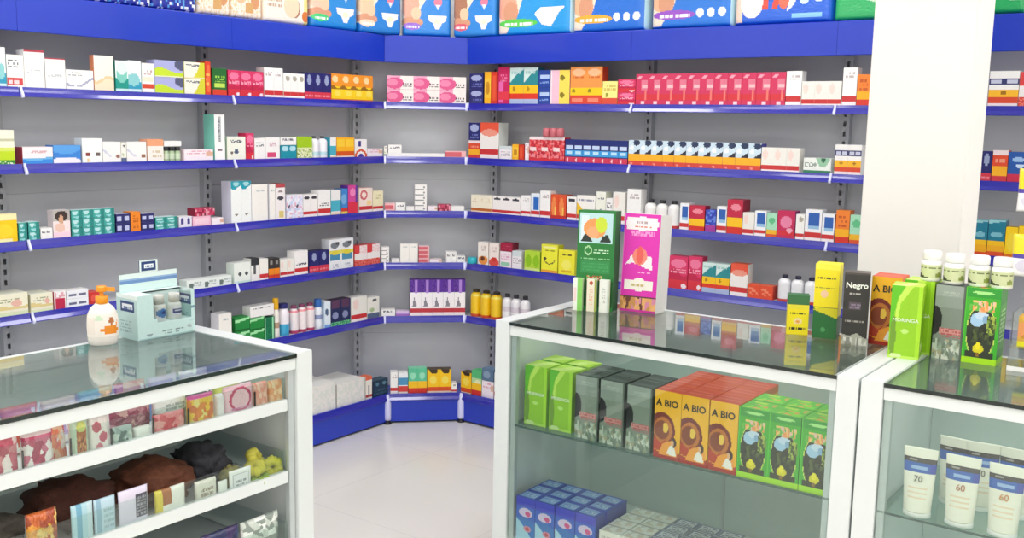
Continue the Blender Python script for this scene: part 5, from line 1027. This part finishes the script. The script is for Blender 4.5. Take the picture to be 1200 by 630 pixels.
lay(Z1, 133.5, 159, 500, [bg('8aa09a'), ('s', 0, 0, 1, 1, ('5a706c', 'a8bab4', '8aa09a', 'c8d4cc'), 1, 2)], 'sweets_packet', 'grey-green packet, upper drawer')
lay(Z1, 134, 181, 474, [bg('b87888'), ('s', 0, 0, 1, 1, ('a85a70', 'c8909a', 'd8b0ac', '9a4a62'), 1, 2)], 'sweets_packet', 'large dusty rose packet behind the grey-green one', xf=1.722, depth=.04, wr=.5)
lay(Z1, 160, 180, 500, [bg('f4f2ee'), ('t', .2, .2, .8, .6, 'c8c4c0', 3)], 'sweets_packet', 'plain white packet under the rose one, upper drawer')
lay(Z1, 183, 220, 484, [bg('e0606a'), ('s', 0, 0, 1, 1, ('d84a58', 'ec8a8e', 'e0606a', 'f0a8a4'), 1, 2)], 'sweets_packet', 'coral red puffy packet, upper drawer', wr=.5)
lay(Z1, 183, 222, 461, [bg('eef2f0'), ('r', .0, .0, 1, .55, '9a7a5a'), ('t', .3, .6, .9, .8, 'a8b4b4', 2)], 'sweets_packet', 'white and brown packet behind the coral one', xf=1.725)
lay(Z1, 223.5, 254, 462, [bg('f0c43a'), ('s', 0, .1, 1, .9, ('e88a3a', 'f0c43a', 'f4e08a', 'd8702a'), 1, 3), ('r', 0, .9, 1, 1, 'c85a9a')], 'sweets_packet', 'yellow and orange packet, upper drawer', back='f0d060')
lay(Z1, 255.5, 265, 462, [bg('f6f0f0')], 'sweets_packet', 'narrow white packet beside the yellow one, upper drawer')
lay(Z1, 266, 299, 451, [bg('f4c8d4'), ('ring', .5, .6, .4, .35, .65, 'c83a6a'), ('t', .1, 0, .9, .4, 'd890b8', 5)], 'sweets_packet', 'pale pink packet with magenta loop, upper drawer')
lay(Z1, 300, 316, 448, [bg('f4b8a8'), ('s', 0, 0, 1, 1, ('f4b8a8', 'f0a08a', 'f8d0bc'), 1, 2)], 'sweets_packet', 'salmon pink packet, upper drawer')
lay(Z1, 317, 334, 445.5, [bg('f6c49a'), ('s', 0, 0, 1, 1, ('f6c49a', 'f0a878', 'f8d8b0'), 1, 3)], 'sweets_packet', 'peach orange packet at the drawer end, upper drawer')
# dark dividers between the packets
for px in (28.5, 84.5, 132, 181, 222, 299.5):
    s = along(Vector((1.767, 0, Z1)), Vector((0, 1, 0)), px)
    o = boxo('divider_strip', (1.7640, s - .0018, Z1, 1.767, s + .0018, Z1 + .068), BLACK, None, 0)
    tag(o, uniq(f"thin dark divider strip in upper drawer, {dict(zip((28.5, 84.5, 132, 181, 222, 299.5), ORD))[px]} from frame edge"), 'divider', 'dark divider strips in the upper drawer')
# rows farther back, seen through the glass top
cols = [('lime', 'd6e07a'), ('dark green', '5a6e62'), ('sky blue', '7aa4dc'), ('rose', 'c86a84'), ('white', 'eef0ee'), ('lilac', 'c0a8d8'), ('brick red', 'c05a4a'), ('aqua', '8ac8c8'), ('cream', 'ece0c0'), ('coral', 'e88a7a')]
for r_, xf in enumerate((1.60, 1.45)):
    for k in range(9):
        nm, c = cols[(k + 4 * r_) % 10]; y = -2.60 - .105 * k
        o = link('sweets_packet', pillow_mesh(.098, .07 + .01 * hsh(k, r_), .03, [bg(c), ('v', .1, .1, .9, .8, (c, c, 'f0ece8', c), 12)], 16, 12, back=c, wrinkle=.3)); o.location = (xf, y, Z1); o.rotation_euler = (math.radians(-12), 0, PI / 2)
        tag(o, uniq(f'{nm} packet in the {("middle", "rear")[r_]} row of the upper drawer, {ORD[k]} from counter end'), 'packet', 'packets in the upper drawer')

Z2 = .5845
g2 = 'cards and packets in the second drawer'
lay(Z2, 36, 72, 600, [bg('e8a03a'), ('s', 0, 0, 1, 1, ('e8b84a', 'c8642a', 'f0d07a', 'a84a2a', 'e8a03a'), 1, 2)], 'sweets_packet', 'orange-yellow curly packet in the second drawer', grp=g2, wr=.6)
lay(Z2, 86, 112, 590, [bg('a8ccd8'), ('r', .2, 0, .45, 1, '6aa4c0'), ('r', .7, 0, 1, 1, 'bcd4dc')], 'header_card', 'pale blue card packet, frame-edge side, second drawer', grp=g2, wr=.05, depth=.012)
lay(Z2, 112.5, 138, 583, [bg('b4cedc'), ('r', .1, .0, .3, 1, '8aaec4'), ('t', .4, .3, .9, .8, '9ab0bc', 4)], 'header_card', 'pale blue card packet with grey print, second drawer', grp=g2, wr=.05, depth=.012)
lay(Z2, 141, 176, 572, [bg('d8d0e4'), ('r', .55, .3, .95, .85, '4a4654'), ('t', .58, .35, .92, .8, '9a94a4', 6)], 'header_card', 'lilac card with dark barcode patch, second drawer', grp=g2, wr=.05, depth=.012)
lay(Z2, 184, 220, 571, [bg('efece6'), ('r', 0, 0, .2, 1, 'e0c83a'), ('r', .2, .5, .5, 1, 'a8602a'), ('r', .5, 0, .9, .3, '7a7a6a')], 'header_card', 'white card with yellow edge, second drawer', grp=g2, wr=.2, depth=.02)
lay(Z2, 231, 256, 562, [bg('ece6dc'), ('t', .2, .2, .8, .8, 'a89a8a', 3)], 'header_card', 'crumpled cream tag, second drawer', grp=g2, wr=.6, depth=.02)
lay(Z2, 257, 268, 563, [bg('f2f0ec')], 'header_card', 'small white tag, second drawer', grp=g2, wr=.1, depth=.012)
lay(Z2, 270, 296, 549, [bg('f4f2f0'), ('r', .12, .15, .88, .85, 'c8c6cc'), ('r', .16, .2, .84, .8, 'f0eef0'), ('t', .25, .35, .75, .65, '9a98a0', 2)], 'header_card', 'white card with framed panel, second drawer', grp=g2, wr=.1, depth=.012)

def lump(name, label, cat, x, y, z, sx, sy, sz, color, seed, rough=.8, amp=.25, grp=None):
    bm = bmesh.new(); bmesh.ops.create_icosphere(bm, subdivisions=4, radius=1)
    from mathutils import noise
    for v in bm.verts:
        q = v.co * 2.2 + Vector((seed, seed * 2, 0)); k = 1 + amp * noise.noise(q) + amp * .6 * noise.noise(q * 3) + amp * .3 * noise.noise(Vector((q.x * 3, q.y * 14, q.z * 6)))
        v.co = Vector((v.co.x * sx * k, v.co.y * sy * k, (v.co.z * k + 1) * sz)); v.co.z = max(v.co.z, 0)
    o = finish(name, bm, mat('fibre_' + color, color, rough, var=.6, scale=90, bump=1.0), None, (x, y, z), None, True)
    tag(o, uniq(label), cat, grp); return o
gh = 'hair pieces heaped in the second drawer'
lump('hair_piece', 'reddish brown hair piece in second drawer, farthest from counter end', 'hair piece', 1.60, -3.10, Z2, .11, .108, .058, '4a2418', 1, grp=gh)
lump('hair_piece', 'chestnut brown hair piece in the middle of second drawer', 'hair piece', 1.61, -2.875, Z2, .11, .098, .056, '6a3c28', 4, grp=gh)
lump('hair_piece', 'charcoal hair piece behind the white tags, second drawer', 'hair piece', 1.59, -2.70, Z2, .09, .066, .055, '3a3a42', 7, grp=gh)
lump('hair_piece', 'dark grey hair piece at frame edge, second drawer', 'hair piece', 1.60, -3.33, Z2, .11, .10, .045, '565048', 9, grp=gh)
lump('hair_piece', 'olive tuft behind the white framed card, second drawer', 'hair piece', 1.715, -2.70, Z2, .025, .032, .035, '8a8450', 11, grp=gh)
def scrunchie(label, x, y, z, R, r, tilt, color, seed):
    bm = bmesh.new(); n, m = 48, 12; V = []
    for i in range(n):
        a = 2 * PI * i / n; q = r * (1 + .16 * math.sin(a * 17 + seed) + .12 * math.sin(a * 7 + 3 * seed)) ; V.append([])
        for j in range(m):
            b = 2 * PI * j / m + .5 * math.sin(a * 9); V[-1].append(bm.verts.new(((R + q * math.cos(b)) * math.cos(a), (R + q * math.cos(b)) * math.sin(a), q * math.sin(b))))
    for i in range(n):
        for j in range(m): bm.faces.new((V[i][j], V[(i + 1) % n][j], V[(i + 1) % n][(j + 1) % m], V[i][(j + 1) % m]))
    o = finish('scrunchie', bm, mat('scrunchie_' + color, color, .8, var=.2, scale=60, bump=.4), None, (x, y, z), (tilt, 0, seed), True)
    tag(o, uniq(label), 'scrunchie', 'yellow-green scrunchies at the end of the second drawer')
scrunchie('yellow-green ruffled scrunchie standing at the end of second drawer', 1.735, -2.570, Z2 + .036, .018, .014, 1.35, 'c8c23a', 1.2)
scrunchie('pale yellow scrunchie leaning behind the heap, second drawer', 1.70, -2.60, Z2 + .058, .019, .015, 1.0, 'd6cf58', 2.2)
scrunchie('bright green scrunchie, lowest of the heap, second drawer', 1.745, -2.625, Z2 + .0165, .018, .014, .0, '9cb83a', 2.)
scrunchie('mustard yellow scrunchie on top of the heap, second drawer', 1.735, -2.632, Z2 + .050, .017, .014, .4, 'cdc23a', .4)
Z3 = .3745
lay(Z3, 286, 330, 606, [bg('8a948e'), ('s', 0, .5, 1, 1, ('e8ece8', '8a948e', 'c8d0c8'), .9, 2)], 'header_card', 'packet of white beads at end of third drawer', grp='packets in the third drawer', depth=.03)
lay(Z3, 240, 284, 622, [bg('1e2450'), ('s', 0, 0, 1, 1, ('1e2450', '3a2a5a', '2a3460'), 1, 2)], 'header_card', 'dark navy packet beside the beads, third drawer', grp='packets in the third drawer', depth=.03)

# ------------------------------------------------------------------ lamps
LM_ = bpy.data.materials.new('lamp_diffuser'); LM_.use_nodes = True; nt = LM_.node_tree; nt.nodes.clear()
e_ = nt.nodes.new('ShaderNodeEmission'); e_.inputs[0].default_value = (1, .985, .96, 1); e_.inputs[1].default_value = LAMP
oo = nt.nodes.new('ShaderNodeOutputMaterial'); nt.links.new(e_.outputs[0], oo.inputs[0])
k = 0
for x in (.95, 2.6, 4.25, 5.6):
    for y in (-.95, -2.6, -4.25, -5.6):
        t_ = thing('ceiling_light', uniq(f'square white ceiling light panel, {ORD[k % 4]} across, {ORD[k // 4]} row from left wall'), 'light', (x, y, ZC), 0, 'ceiling light panels'); k += 1
        boxo('frame', (-.32, -.32, -.03, .32, .32, -.0005), WHITEP, t_, .003)
        bm = bmesh.new(); v = [bm.verts.new(p) for p in ((-.3, -.3, -.0305), (-.3, .3, -.0305), (.3, .3, -.0305), (.3, -.3, -.0305))]; bm.faces.new(v)
        finish('diffuser', bm, LM_, t_)
Wd = bpy.data.worlds.new('world'); S.world = Wd; Wd.use_nodes = True
Wd.node_tree.nodes['Background'].inputs[0].default_value = (.9, .95, 1, 1); Wd.node_tree.nodes['Background'].inputs[1].default_value = .3

S.view_settings.view_transform = 'Standard'; S.view_settings.look = 'None'; S.view_settings.gamma = 1; S.view_settings.use_curve_mapping = False
S.view_settings.exposure = 0
S.cycles.use_denoising = True; S.cycles.max_bounces = 10; S.cycles.transparent_max_bounces = 24; S.cycles.diffuse_bounces = 5; S.cycles.glossy_bounces = 4
S.cycles.caustics_reflective = False; S.cycles.caustics_refractive = False
